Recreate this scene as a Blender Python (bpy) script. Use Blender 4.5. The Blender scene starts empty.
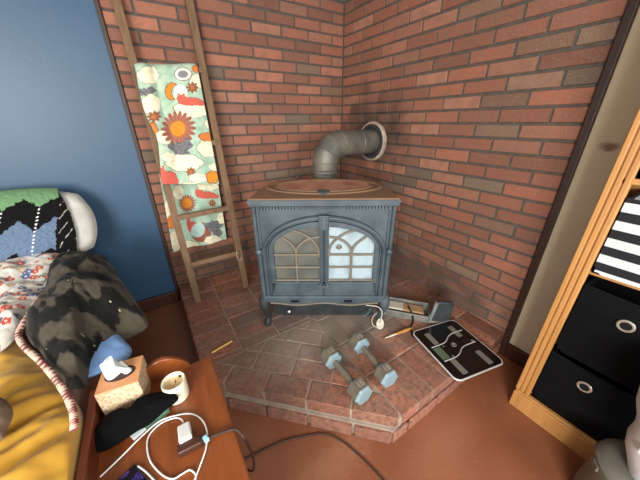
import bpy, math, random
from mathutils import Vector, Matrix, noise
import numpy as np
R = math.radians
random.seed(7)
SC = bpy.context.scene
COL = SC.collection

# ------------------------------------------------------------------ camera
def cam_axes(yaw, p, r):
    cy, sy = math.cos(yaw), math.sin(yaw)
    fwd = Vector((-sy*math.cos(p), cy*math.cos(p), -math.sin(p)))
    right = Vector((cy, sy, 0)); up = right.cross(fwd)
    return right*math.cos(r)+up*math.sin(r), -right*math.sin(r)+up*math.cos(r), fwd
CR, CU, CF = cam_axes(R(-32.5888), R(24.485), R(-0.6016))
CP = Vector((-1.5111, -1.9937, 1.2621))
cd = bpy.data.cameras.new('camera'); cam = bpy.data.objects.new('camera', cd); COL.objects.link(cam)
cd.sensor_width = 36; cd.lens = 262.1/640*36; cd.clip_start = .02
cam.matrix_world = Matrix(((CR.x, CU.x, -CF.x, CP.x), (CR.y, CU.y, -CF.y, CP.y), (CR.z, CU.z, -CF.z, CP.z), (0, 0, 0, 1)))
SC.camera = cam
# ------------------------------------------------------------------ light
w = bpy.data.worlds.new('world'); SC.world = w; w.use_nodes = True
bg = w.node_tree.nodes['Background']; bg.inputs[0].default_value = (.94, .96, 1.0, 1); bg.inputs[1].default_value = .95
def area(name, loc, target, sx, sy, power, col):
    l = bpy.data.lights.new(name, 'AREA'); l.shape = 'RECTANGLE'; l.size = sx; l.size_y = sy; l.energy = power; l.color = col
    o = bpy.data.objects.new(name, l); COL.objects.link(o); o.location = loc
    o.rotation_euler = (Vector(target)-Vector(loc)).to_track_quat('-Z', 'Y').to_euler(); return o
area('window_daylight', (-3.0, -3.5, 1.55), (-.8, -.7, .65), 1.4, 1.2, 128, (1, .975, .94))
area('rear_fill', (-.75, -4.2, 1.5), (-.8, -.9, .4), 1.0, 1.1, 48, (.90, .96, 1))  # added cool fill behind the view, brightens appliance, hearth front and floor
VS = SC.view_settings
SC.display_settings.display_device = 'sRGB'
VS.view_transform = 'Standard'; VS.look = 'None'; VS.gamma = 1; VS.use_curve_mapping = False; VS.exposure = 0.22

# ------------------------------------------------------------------ helpers
def lin(c):
    return tuple(((x/255)/12.92 if x/255 <= .04045 else ((x/255+.055)/1.055)**2.4) for x in c)
def px(x, y, ax, val):
    d = CR*((x-320)/262.1)+CU*((240-y)/262.1)+CF
    t = (val-CP[ax])/d[ax]; return CP+d*t
MATS = {}
def mat(name, col=None, rough=.6, metal=0, attr=False, noise_amt=.0, noise_scale=8, col2=None, bump=0, bump_scale=80, spec=.5, sheen=0, alpha=1, coat=0, stretch=None, emit=None, detail=5, ramp=(.35, .7), trans=0):
    if name in MATS: return MATS[name]
    m = bpy.data.materials.new(name); m.use_nodes = True; N = m.node_tree.nodes; L = m.node_tree.links
    b = N['Principled BSDF']; b.inputs['Roughness'].default_value = rough; b.inputs['Metallic'].default_value = metal
    b.inputs['Specular IOR Level'].default_value = spec; b.inputs['Alpha'].default_value = alpha
    b.inputs['Sheen Weight'].default_value = sheen; b.inputs['Coat Weight'].default_value = coat
    b.inputs['Transmission Weight'].default_value = trans
    tc = N.new('ShaderNodeTexCoord'); mp = N.new('ShaderNodeMapping'); L.new(tc.outputs['Object'], mp.inputs[0])
    if stretch: mp.inputs['Scale'].default_value = stretch
    src = None
    if attr:
        a = N.new('ShaderNodeAttribute'); a.attribute_name = 'Col'; src = a.outputs['Color']
    else:
        rg = N.new('ShaderNodeRGB'); rg.outputs[0].default_value = lin(col)+(1,); src = rg.outputs[0]
    if col2 is not None or noise_amt:
        n = N.new('ShaderNodeTexNoise'); n.inputs['Scale'].default_value = noise_scale; n.inputs['Detail'].default_value = detail
        L.new(mp.outputs[0], n.inputs['Vector'])
        rp = N.new('ShaderNodeValToRGB'); rp.color_ramp.elements[0].position = ramp[0]; rp.color_ramp.elements[1].position = ramp[1]
        L.new(n.outputs['Fac'], rp.inputs[0])
        mx = N.new('ShaderNodeMix'); mx.data_type = 'RGBA'
        if col2 is not None:
            mm = N.new('ShaderNodeMath'); mm.operation = 'MULTIPLY'; mm.inputs[1].default_value = noise_amt or 1
            L.new(rp.outputs[0], mm.inputs[0]); L.new(mm.outputs[0], mx.inputs['Factor'])
            L.new(src, mx.inputs['A']); mx.inputs['B'].default_value = lin(col2)+(1,)
        else:
            mx.blend_type = 'MULTIPLY'; mx.inputs['Factor'].default_value = noise_amt
            L.new(src, mx.inputs['A']); L.new(rp.outputs[0], mx.inputs['B'])
        src = mx.outputs['Result']
    L.new(src, b.inputs['Base Color'])
    if emit: b.inputs['Emission Color'].default_value = lin(col)+(1,); b.inputs['Emission Strength'].default_value = emit
    if bump:
        n2 = N.new('ShaderNodeTexNoise'); n2.inputs['Scale'].default_value = bump_scale; n2.inputs['Detail'].default_value = 4
        L.new(mp.outputs[0], n2.inputs['Vector'])
        bm = N.new('ShaderNodeBump'); bm.inputs['Strength'].default_value = bump; bm.inputs['Distance'].default_value = .004
        L.new(n2.outputs['Fac'], bm.inputs['Height']); L.new(bm.outputs[0], b.inputs['Normal'])
    MATS[name] = m; return m
def mask_stain(m, center, radii, col, strength, scale=14):
    """a stain with a shape of its own around a fixed spot of the material's object space"""
    N = m.node_tree.nodes; L = m.node_tree.links; b = N['Principled BSDF']
    src = b.inputs['Base Color'].links[0].from_socket
    tc = N.new('ShaderNodeTexCoord'); mp = N.new('ShaderNodeMapping'); mp.vector_type = 'POINT'
    s = [1/r for r in radii]; mp.inputs['Scale'].default_value = s
    mp.inputs['Location'].default_value = [-c*k for c, k in zip(center, s)]
    L.new(tc.outputs['Object'], mp.inputs[0])
    ln = N.new('ShaderNodeVectorMath'); ln.operation = 'LENGTH'; L.new(mp.outputs[0], ln.inputs[0])
    nz = N.new('ShaderNodeTexNoise'); nz.inputs['Scale'].default_value = scale; nz.inputs['Detail'].default_value = 6; L.new(tc.outputs['Object'], nz.inputs['Vector'])
    ad = N.new('ShaderNodeMath'); ad.operation = 'MULTIPLY_ADD'; L.new(nz.outputs['Fac'], ad.inputs[0]); ad.inputs[1].default_value = 1.3; 
    sb = N.new('ShaderNodeMath'); sb.operation = 'SUBTRACT'; L.new(ln.outputs['Value'], sb.inputs[0]); sb.inputs[1].default_value = .65
    L.new(sb.outputs[0], ad.inputs[2])
    mr = N.new('ShaderNodeMapRange'); mr.inputs['From Min'].default_value = .35; mr.inputs['From Max'].default_value = 1.05
    mr.inputs['To Min'].default_value = strength; mr.inputs['To Max'].default_value = 0; L.new(ad.outputs[0], mr.inputs['Value'])
    mx = N.new('ShaderNodeMix'); mx.data_type = 'RGBA'; L.new(mr.outputs[0], mx.inputs['Factor']); L.new(src, mx.inputs['A']); mx.inputs['B'].default_value = lin(col)+(1,)
    L.new(mx.outputs['Result'], b.inputs['Base Color'])

def speckle(m, col, scale, amt, lo=.60, hi=.68):
    N = m.node_tree.nodes; L = m.node_tree.links; b = N['Principled BSDF']; src = b.inputs['Base Color'].links[0].from_socket
    tc = N.new('ShaderNodeTexCoord'); nz = N.new('ShaderNodeTexNoise'); nz.inputs['Scale'].default_value = scale; nz.inputs['Detail'].default_value = 3; L.new(tc.outputs['Object'], nz.inputs['Vector'])
    mr = N.new('ShaderNodeMapRange'); mr.inputs['From Min'].default_value = lo; mr.inputs['From Max'].default_value = hi; mr.inputs['To Max'].default_value = amt; L.new(nz.outputs['Fac'], mr.inputs['Value'])
    mx = N.new('ShaderNodeMix'); mx.data_type = 'RGBA'; L.new(mr.outputs[0], mx.inputs['Factor']); L.new(src, mx.inputs['A']); mx.inputs['B'].default_value = lin(col)+(1,)
    L.new(mx.outputs['Result'], b.inputs['Base Color'])

class MB:
    def __init__(s): s.v = []; s.f = []; s.c = []; s.mi = []; s.m = 0
    def add(s, vs, fs, col=None):
        o = len(s.v); s.v += [tuple(p) for p in vs]
        if col is None: col = (1, 1, 1)
        s.c += (list(col) if isinstance(col, list) else [col]*len(vs))
        s.f += [tuple(i+o for i in f) for f in fs]; s.mi += [s.m]*len(fs); return s
    def box(s, c, d, rot=None, col=None, taper=1):
        x, y, z = d[0]/2, d[1]/2, d[2]/2
        vs = [Vector((sx*x*(taper if sz > 0 else 1), sy*y*(taper if sz > 0 else 1), sz*z)) for sz in (-1, 1) for sy in (-1, 1) for sx in (-1, 1)]
        if rot is not None: vs = [rot@v for v in vs]
        vs = [v+Vector(c) for v in vs]
        return s.add(vs, [(0, 2, 3, 1), (4, 5, 7, 6), (0, 1, 5, 4), (2, 6, 7, 3), (0, 4, 6, 2), (1, 3, 7, 5)], col)
    def bar(s, a, b, wd, th, up=(0, 0, 1), col=None):
        a = Vector(a); b = Vector(b); d = b-a; z = d.normalized(); x = Vector(up).cross(z)
        if x.length < 1e-5: x = Vector((1, 0, 0)).cross(z)
        x.normalize(); y = z.cross(x); rot = Matrix((x, y, z)).transposed()
        return s.box((a+b)/2, (wd, th, d.length), rot, col)
    def tube(s, path, r, seg=10, caps=True, col=None, squash=1):
        P = [Vector(p) for p in path]; n = len(P); rs = r if isinstance(r, (list, tuple)) else [r]*n
        vs = []; fs = []; cols = []
        t0 = (P[1]-P[0]).normalized(); ref = Vector((0, 0, 1)) if abs(t0.z) < .9 else Vector((1, 0, 0)); x = ref.cross(t0).normalized()
        for i in range(n):
            t = (P[min(i+1, n-1)]-P[max(i-1, 0)]).normalized(); x = (x-t*x.dot(t)).normalized(); y = t.cross(x)
            for k in range(seg):
                a = 2*math.pi*k/seg; vs.append(P[i]+x*rs[i]*math.cos(a)+y*rs[i]*squash*math.sin(a))
                if callable(col): cols.append(col(i, k))
        for i in range(n-1):
            for k in range(seg):
                a = i*seg+k; b = i*seg+(k+1) % seg; fs.append((a, b, b+seg, a+seg))
        if caps: fs.append(tuple(range(seg-1, -1, -1))); fs.append(tuple((n-1)*seg+k for k in range(seg)))
        return s.add(vs, fs, cols if cols else col)
    def lathe(s, prof, seg=24, mtx=None, col=None, caps=True):
        vs = []; fs = []
        for r, z in prof:
            for k in range(seg):
                a = 2*math.pi*k/seg; v = Vector((r*math.cos(a), r*math.sin(a), z)); vs.append(mtx@v if mtx else v)
        n = len(prof)
        for i in range(n-1):
            for k in range(seg):
                a = i*seg+k; b = i*seg+(k+1) % seg; fs.append((a, b, b+seg, a+seg))
        if caps: fs.append(tuple(range(seg-1, -1, -1))); fs.append(tuple((n-1)*seg+k for k in range(seg)))
        return s.add(vs, fs, col)
    def prism(s, poly, h0, h1, f=lambda x, y, h: (x, y, h), col=None, inset=0, dz=0):
        """poly extruded between h0 and h1; f maps (x,y,h) to a point"""
        n = len(poly); cx = sum(p[0] for p in poly)/n; cy = sum(p[1] for p in poly)/n
        vs = [f(x, y, h0) for x, y in poly]+[f(x, y, h1-dz) for x, y in poly]; fs = [tuple(range(n-1, -1, -1))]
        fs += [(i, (i+1) % n, n+(i+1) % n, n+i) for i in range(n)]
        if inset:
            for x, y in poly:
                d = math.hypot(x-cx, y-cy); k = max(0, 1-inset/max(d, 1e-6)); vs.append(f(cx+(x-cx)*k, cy+(y-cy)*k, h1))
            fs += [(n+i, n+(i+1) % n, 2*n+(i+1) % n, 2*n+i) for i in range(n)]; fs.append(tuple(range(2*n, 3*n)))
        else: fs.append(tuple(range(n, 2*n)))
        return s.add(vs, fs, col)
    def grid(s, nu, nv, fn, colfn=None, closed_u=False):
        vs = []; cs = []; fs = []
        for j in range(nv):
            for i in range(nu):
                u = i/(nu if closed_u else nu-1); v = j/(nv-1); vs.append(fn(u, v))
                if colfn: cs.append(colfn(u, v))
        for j in range(nv-1):
            for i in range(nu if closed_u else nu-1):
                i2 = (i+1) % nu; fs.append((j*nu+i, j*nu+i2, (j+1)*nu+i2, (j+1)*nu+i))
        return s.add(vs, fs, cs if colfn else None)
    def build(s, name, mats, parent=None, smooth=False, bevel=0, segs=2, local=False, solid=0, offset=-1, sub=0, angle=40):
        if not isinstance(mats, (list, tuple)): mats = [mats]
        V = np.array([tuple(p) for p in s.v], float); loc = Vector((0, 0, 0))
        if parent is None and not local:
            mn = V.min(0); mxx = V.max(0); loc = Vector(((mn[0]+mxx[0])/2, (mn[1]+mxx[1])/2, mn[2])); V = V-np.array(loc)
        me = bpy.data.meshes.new(name); me.from_pydata([tuple(p) for p in V], [], s.f)
        for m in mats: me.materials.append(m)
        for p, i in zip(me.polygons, s.mi): p.material_index = i
        ca = me.color_attributes.new('Col', 'FLOAT_COLOR', 'POINT')
        ca.data.foreach_set('color', np.array([tuple(c)[:3]+(1.,) for c in s.c], np.float32).ravel())
        o = bpy.data.objects.new(name, me); COL.objects.link(o); o.location = loc
        if parent is not None: o.parent = parent
        import bmesh
        bm = bmesh.new(); bm.from_mesh(me); bmesh.ops.recalc_face_normals(bm, faces=bm.faces); bm.to_mesh(me); bm.free()
        if smooth:
            for p in me.polygons: p.use_smooth = True
            if angle < 180:
                try: me.set_sharp_from_angle(angle=R(angle))
                except Exception: pass
        if solid:
            md = o.modifiers.new('solid', 'SOLIDIFY'); md.thickness = solid; md.offset = offset
        if bevel:
            md = o.modifiers.new('bevel', 'BEVEL'); md.width = bevel; md.segments = segs; md.limit_method = 'ANGLE'; md.angle_limit = R(35)
        if sub:
            md = o.modifiers.new('sub', 'SUBSURF'); md.levels = sub; md.render_levels = sub
        return o
def tag(o, label, cat, group=None, kind=None):
    o['label'] = label; o['category'] = cat
    if group: o['group'] = group
    if kind: o['kind'] = kind
    return o
def struct(o): o['kind'] = 'structure'; return o
def empty(name, loc, rz=0, label=None, cat=None, group=None):
    o = bpy.data.objects.new(name, None); COL.objects.link(o); o.location = loc; o.rotation_euler = (0, 0, rz); o.empty_display_size = .05
    if label: tag(o, label, cat, group)
    return o
def spline(pts, n=8, closed=False):
    P = [Vector(p) for p in pts]; out = []; m = len(P)
    for i in range(m-1 if not closed else m):
        p0 = P[i-1] if (i > 0 or closed) else P[0]*2-P[1]; p1 = P[i]; p2 = P[(i+1) % m]
        p3 = P[(i+2) % m] if (i+2 < m or closed) else p2*2-p1
        for k in range(n):
            t = k/n; out.append(.5*((2*p1)+(p2-p0)*t+(2*p0-5*p1+4*p2-p3)*t*t+(3*p1-p0-3*p2+p3)*t**3))
    if not closed: out.append(P[-1])
    return out
def text_mesh(name, body, size, m, parent, mtx, depth=.0006):
    cu = bpy.data.curves.new(name, 'FONT'); cu.body = body; cu.size = size; cu.extrude = depth; cu.align_x = 'CENTER'; cu.align_y = 'CENTER'
    t = bpy.data.objects.new(name+'_curve', cu); COL.objects.link(t)
    bpy.context.view_layer.update()
    me = bpy.data.meshes.new_from_object(t.evaluated_get(bpy.context.evaluated_depsgraph_get())); me.name = name
    bpy.data.objects.remove(t); bpy.data.curves.remove(cu)
    me.materials.clear(); me.materials.append(m)
    o = bpy.data.objects.new(name, me); COL.objects.link(o); o.parent = parent; o.matrix_local = mtx; return o
def mixc(a, b, t): return tuple(x+(y-x)*t for x, y in zip(a, b))
def fbm(x, y, z=0, o=3):
    return noise.fractal(Vector((x, y, z)), 1.0, 2.0, o)

# ------------------------------------------------------------------ materials
M_mortar = mat('mortar', (88, 84, 78), .95, noise_amt=.6, noise_scale=30, col2=(62, 58, 52), bump=.5, bump_scale=120)
M_brick = mat('brick', attr=True, rough=.82, noise_amt=.6, noise_scale=17, col2=(122, 92, 77), bump=.8, bump_scale=150, ramp=(.42, .72), detail=8)
speckle(M_brick, (180, 150, 126), 120, .3, .60, .7)
M_paver = mat('paver', attr=True, rough=.72, noise_amt=.75, noise_scale=45, col2=(100, 74, 62), bump=1.0, bump_scale=170, ramp=(.42, .66))
speckle(M_paver, (196, 160, 138), 190, .5)
M_blue = mat('blue_paint', (48, 82, 110), .45, noise_amt=.4, noise_scale=2.2, col2=(39, 69, 96), bump=.12, bump_scale=60)
M_beige = mat('beige_paint', (220, 204, 172), .7, noise_amt=.35, noise_scale=5, col2=(200, 182, 150), bump=.15, bump_scale=60)
M_ceil = mat('ceiling_paint', (190, 190, 184), .8, noise_amt=.2, noise_scale=5)
M_floor = mat('floor_paint', (142, 88, 62), .36, noise_amt=.55, noise_scale=3.5, col2=(118, 68, 46), bump=.15, bump_scale=40, detail=9)
M_dark = mat('dark_wood', (58, 36, 26), .5, noise_amt=.5, noise_scale=10, col2=(36, 22, 16), stretch=(8, 8, 1))
M_base = mat('baseboard_wood', (74, 40, 26), .45, noise_amt=.5, noise_scale=10, col2=(48, 26, 18), stretch=(1, 1, 10))
M_iron = mat('stove_enamel', (58, 71, 78), .46, metal=.15, noise_amt=.7, noise_scale=9, col2=(92, 103, 108), bump=.1, bump_scale=90)
M_iron_dk = mat('stove_iron_dark', (46, 50, 54), .55, metal=.2, noise_amt=.5, noise_scale=14, col2=(78, 80, 80))
M_rust = mat('stove_rust', (116, 90, 70), .65, noise_amt=.85, noise_scale=9, col2=(134, 100, 66), bump=.2, bump_scale=80)
M_rust2 = mat('lid_rust', (150, 94, 72), .75, noise_amt=.9, noise_scale=11, col2=(196, 148, 122), bump=.25, bump_scale=80)
M_ash = mat('ash_bar', (118, 108, 92), .7, noise_amt=.5, noise_scale=22, col2=(88, 83, 74))
M_pipe = mat('pipe_metal', (76, 78, 76), .5, metal=.2, noise_amt=.8, noise_scale=6, col2=(140, 130, 112), bump=.1)
M_cream = mat('thimble_cream', (196, 178, 156), .7, noise_amt=.8, noise_scale=22, col2=(120, 100, 84))
M_black = mat('black_metal', (24, 25, 27), .45, metal=.3)
M_ladder = mat('weathered_wood', (126, 97, 69), .75, noise_amt=.7, noise_scale=7, col2=(92, 70, 52), stretch=(9, 9, 1), bump=.4, bump_scale=50)
M_pine = mat('pine', (190, 138, 78), .5, noise_amt=.5, noise_scale=5, col2=(164, 110, 58), stretch=(9, 9, .8), detail=3)
M_cherry = mat('cherry_wood', (138, 74, 34), .32, noise_amt=.55, noise_scale=5, col2=(102, 50, 22), stretch=(9, 1, 9), detail=4, coat=.2)
M_cherry_d = mat('cherry_wood_dark', (104, 50, 26), .4, noise_amt=.55, noise_scale=5, col2=(70, 32, 17), stretch=(9, 1, 9), detail=4)
M_fab = mat('painted_fabric', attr=True, rough=.9, sheen=.1, bump=.35, bump_scale=260, noise_amt=.3, noise_scale=40, col2=(120, 116, 98), ramp=(.4, .75))
M_fleece = mat('fleece', attr=True, rough=.9, sheen=.06, spec=.2, bump=.35, bump_scale=120)
M_yarn = mat('yarn', attr=True, rough=.95, sheen=.03, spec=.2, bump=1.0, bump_scale=170)
M_mustard = mat('mustard_cotton', (198, 150, 44), .85, noise_amt=.5, noise_scale=5, col2=(172, 124, 34), sheen=.2, bump=.3, bump_scale=40)
M_white_cloth = mat('white_cloth', (214, 212, 204), .9, noise_amt=.25, noise_scale=6, bump=.3, bump_scale=40)
M_sheet = mat('pink_sheet', (172, 128, 112), .9, noise_amt=.3, noise_scale=6)
M_plastic_w = mat('white_plastic', (226, 228, 226), .35)
M_blackcloth = mat('black_cloth', (10, 11, 12), .95, spec=.1, noise_amt=.3, noise_scale=20, bump=.3, bump_scale=200)
M_chrome = mat('chrome', (190, 188, 182), .22, metal=1)
M_db = mat('dumbbell_iron', (104, 98, 86), .55, metal=.1, noise_amt=.7, noise_scale=30, col2=(138, 126, 106), bump=.3, bump_scale=90)
M_db_end = mat('dumbbell_end_sheen', (134, 158, 166), .36, metal=.05, noise_amt=.45, noise_scale=25, col2=(104, 124, 130))  # window reflection on the end faces, put into the pale blue colour
M_glassblk = mat('black_glass', (9, 10, 12), .12, spec=.6)

# ------------------------------------------------------------------ room
H = 2.066
b = MB(); b.box((-1.9, -2.15, -.05), (3.9, 4.4, .1)); floor = struct(b.build('floor', M_floor, local=True))
speckle(M_floor, (196, 150, 118), 60, .35, .66, .72)
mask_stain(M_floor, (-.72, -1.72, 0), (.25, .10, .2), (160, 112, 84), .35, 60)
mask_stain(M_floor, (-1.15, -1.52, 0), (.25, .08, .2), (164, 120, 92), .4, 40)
b = MB(); b.box((-1.9, -2.15, H+.05), (3.9, 4.4, .1)); struct(b.build('ceiling', M_ceil, local=True))
b = MB(); b.box((-1.9, .058, H/2), (3.9, .1, H)); wl = struct(b.build('wall_left', M_blue, local=True))
b = MB(); b.box((.058, -2.15, H/2), (.1, 4.4, H)); wr = struct(b.build('wall_right', M_beige, local=True))
mask_stain(M_beige, (0, -1.70, 1.16), (.05, .035, .022), (128, 70, 48), .8, 60)

CO = .0677; ZJ = 1.985
PAL = [(152, 96, 74), (144, 90, 69), (156, 102, 79), (138, 88, 69), (148, 100, 79), (132, 87, 69), (154, 107, 85)]
PALD = [(128, 104, 84), (112, 96, 78), (132, 100, 80), (118, 102, 84)]
def brick_wall(name, parent, length, half_parity, mp, darkp):
    b = MB(); rng = random.Random(name)
    b.m = 0
    b.add([mp(-.006, .0055, 0), mp(length, .0055, 0), mp(length, .0055, H), mp(-.006, .0055, H)], [(0, 1, 2, 3)])
    b.m = 1
    for j in range(-2, 30):
        zt = ZJ-j*CO; zb = zt-CO
        if zb > H-.012: continue
        zt = min(zt, H); zb = max(zb, 0)
        if zt-zb < .02: continue
        s = 0; first = True
        while s < length-.012:
            L_ = .212
            if first and (j % 2) == half_parity: L_ = .106
            first = False
            e = min(s+L_, length); e = length if length-e < .07 else e; g = .0052+rng.uniform(-.001, .001)
            x0, x1, z0, z1 = s+g, e-(g if e < length else .001), zb+g, zt-g
            dk = darkp(s, zt)
            c = rng.choice(PALD) if rng.random() < dk else rng.choice(PAL)
            k = rng.uniform(.88, 1.1); c = lin(tuple(min(255, q*k) for q in c))
            i = .0028; dep = rng.uniform(-.0012, .0012)
            if x1-x0 > .02:
                vs = [mp(x0, .0055, z0), mp(x1, .0055, z0), mp(x1, .0055, z1), mp(x0, .0055, z1), mp(x0+i, dep, z0+i), mp(x1-i, dep, z0+i), mp(x1-i, dep, z1-i), mp(x0+i, dep, z1-i)]
                b.add(vs, [(0, 1, 5, 4), (1, 2, 6, 5), (2, 3, 7, 6), (3, 0, 4, 7), (4, 5, 6, 7)], c)
            s = e
    return b.build(name, [M_mortar, M_brick], parent)
bl = brick_wall('brick_cladding', wl, 1.522, 0, lambda s, d, z: (-s, d, z), lambda s, z: .05+.08*max(0, s-.9))
br = brick_wall('brick_facing', wr, 1.602, 1, lambda s, d, z: (d, -s, z), lambda s, z: .06+.12*max(0, s-.4)*(1 if z > .6 else .5))
mask_stain(M_brick, (0, -.38, 1.17), (.5, .42, .33), (58, 50, 44), .85, 9)
mask_stain(M_mortar, (0, -.38, 1.17), (.5, .42, .33), (40, 36, 32), .85, 9)
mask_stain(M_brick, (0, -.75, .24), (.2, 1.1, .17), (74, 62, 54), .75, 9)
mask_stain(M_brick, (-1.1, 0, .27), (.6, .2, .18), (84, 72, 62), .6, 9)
b = MB(); b.box((-1.532, -.001, H/2), (.02, .024, H)); struct(b.build('trim_1', M_dark, local=True, bevel=.003))
b = MB(); b.box((-.004, -1.617, H/2), (.030, .028, H)); struct(b.build('trim_2', M_dark, local=True, bevel=.004))
b = MB(); b.box((-2.7, -.004, .048), (2.315, .024, .096)); struct(b.build('baseboard_left', M_base, local=True, bevel=.004))
b = MB(); b.box((-.004, -2.99, .045), (.024, 2.715, .09)); struct(b.build('baseboard_right', M_base, local=True, bevel=.004))

# ------------------------------------------------------------------ hearth
HZ = .14
def clip(poly, n, c):      # keep n.p <= c
    out = []
    for i in range(len(poly)):
        a = poly[i]; q = poly[(i+1) % len(poly)]; da = a[0]*n[0]+a[1]*n[1]-c; dq = q[0]*n[0]+q[1]*n[1]-c
        if da <= 0: out.append(a)
        if da*dq < 0:
            t = da/(da-dq); out.append((a[0]+(q[0]-a[0])*t, a[1]+(q[1]-a[1])*t))
    return out
HX, HY, HD = -1.52, -1.60, 2.48
S2 = math.sqrt(.5)
hearth = empty('brick_hearth', (-.76, -.8, 0), 0, 'low raised corner hearth of rough red brick pavers with a cut-off front', 'hearth')
hp = [(-.006, -.006), (HX+.006, -.006), (HX+.006, -(HD+HX)-.0), (-(HD+HY), HY+.006), (-.006, HY+.006)]
ho = Vector((.76, .8, 0))
HB = HD+.028
hq = [(-.006, -.006), (HX+.006, -.006), (HX+.006, -(HB+HX)+.01), (-(HB+HY)+.01, HY+.006), (-.006, HY+.006)]
b = MB(); b.prism([(x+.76, y+.8) for x, y in hp], 0.0, HZ-.006); b.prism([(x+.76, y+.8) for x, y in hq], 0.0, .074); b.build('mortar_bed', mat('hearth_mortar', (166, 152, 136), .95, noise_amt=.6, noise_scale=16, col2=(120, 108, 96), bump=.5), hearth)
rng = random.Random(5)
PP = [(166, 108, 84), (154, 99, 78), (174, 114, 88), (146, 96, 78), (160, 110, 88), (152, 104, 84)]
pav = MB()
def paver(poly, lims):
    for n, c in lims:
        poly = clip(poly, n, c)
        if len(poly) < 3: return
    area_ = abs(sum(poly[i][0]*poly[(i+1) % len(poly)][1]-poly[(i+1) % len(poly)][0]*poly[i][1] for i in range(len(poly))))/2
    if area_ < .0008: return
    c = rng.choice(PP); k = rng.uniform(.85, 1.1); c = lin(tuple(q*k for q in c)); h = HZ+rng.uniform(-.0015, .0015)
    pav.prism([(x+.76, y+.8) for x, y in poly], HZ-.062, h, col=c, inset=.004, dz=.004)
g = .0042
ZL, ZR = -.895, -.86
hull = [((-1, 0), -HX), ((0, -1), -HY), ((-S2, -S2), HD*S2), ((1, 0), -.004), ((0, 1), -.004)]
def rect(x0, x1, y0, y1): return [(x0+g, y0+g), (x1-g, y0+g), (x1-g, y1-g), (x0+g, y1-g)]
# left field: bricks lying along x
for i in range(8):
    for j in range(10):
        off = 0 if i == 0 else (.05 if i % 2 else 0)
        paver(rect(HX+.215*i, HX+.215*(i+1), -.108*(j+1)+off, -.108*j+off), hull+[((0, -1), -ZL-g), ((1, -1), .03-g)])
# right field: bricks lying along y
for i in range(8):
    for j in range(9):
        paver(rect(-.108*(i+1), -.108*i, HY+.225*j, HY+.225*(j+1)), hull+[((-1, 0), -ZR-g), ((-1, 1), -.03-g)])
# middle field: rows parallel to the cut-off front
def dg(a, t): # a along the front edge from right to left, t inward
    return (-(HD+HY)-a*S2+t*S2, HY+a*S2+t*S2)
for r in range(10):
    t0 = .104*r; t1 = t0+.104
    for k in range(-8, 16):
        o = 0 if r == 0 else .105
        a0 = .2*k+o+(.0 if r < 3 else .1*(r % 2)); a1 = a0+.2
        paver([dg(a0+g, t0+g), dg(a1-g, t0+g), dg(a1-g, t1-g), dg(a0+g, t1-g)], hull+[((0, 1), ZL-g), ((1, 0), ZR-g)])
pav.build('pavers', M_paver, hearth)
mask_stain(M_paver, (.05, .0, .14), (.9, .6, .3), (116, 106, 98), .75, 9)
mask_stain(M_paver, (-.12, -.24, .14), (.55, .2, .3), (168, 156, 142), .45, 22)
mask_stain(M_paver, (.15, -.28, .14), (.30, .22, .3), (142, 128, 116), .4, 16)
b = MB()
def face_course(p0, p1, L_):
    p0 = Vector(p0); p1 = Vector(p1); d = (p1-p0); n = d.length; d.normalize(); nn = Vector((d.y, -d.x, 0)); s = -L_/2
    while s < n:
        a = max(s, 0)+.006; e = min(s+L_, n)-.006
        if e-a > .02:
            c = rng.choice(PP); c = lin(tuple(q*rng.uniform(.9, 1.1) for q in c))
            b.bar(p0+d*a+Vector((.76, .8, .036))-nn*.028, p0+d*e+Vector((.76, .8, .036))-nn*.028, .064, .056, up=(0, 0, 1), col=c)
        s += L_
# base course along the three free faces
PO = .002
def course_boxes():
    for p0, p1 in (((HX, 0), (HX, -(HB+HX))), ((HX, -(HB+HX)), (-(HB+HY), HY)), ((-(HB+HY), HY), (0, HY))):
        p0 = Vector((p0[0], p0[1], 0)); p1 = Vector((p1[0], p1[1], 0)); d = p1-p0; n = d.length; d.normalize()
        nout = Vector((d.y, -d.x, 0))
        if nout.dot(p0-Vector((-.7, -.7, 0))) < 0: nout = -nout
        s = -.1
        while s < n:
            a = max(s, 0)+.006; e = min(s+.2, n)-.006
            if e-a > .02:
                c = rng.choice(PP); kk = rng.uniform(.9, 1.1); c = lin(tuple(q*kk for q in c))
                rot = Matrix((d, -nout, Vector((0, 0, 1)))).transposed()
                b.box(p0+d*(a+e)/2-nout*(.03-PO)+Vector((.76, .8, .034)), (e-a, .062, .064), rot, c)
            s += .2
course_boxes()
b.build('base_course', M_paver, hearth, bevel=.003)

# ------------------------------------------------------------------ stove
ST = Vector((-.837, -.975, HZ)); SA = R(-33.5)
stove = empty('wood_stove', ST, SA, 'grey-blue cast-iron wood stove with arched glass doors standing on the brick hearth', 'stove')
def XZ(x, z, y): return (x, y, z)
DEP = .45
b = MB(); b.box((0, .012+(DEP-.012)/2, .475), (.672, DEP-.012, .55)); 
for s in (-1, 1):
    b.tube([(s*.343, .0, .215), (s*.343, .0, .745)], .011, 8); b.box((s*.334, .02, .475), (.028, .03, .545))
b.build('firebox', M_iron, stove, bevel=.006)
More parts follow.
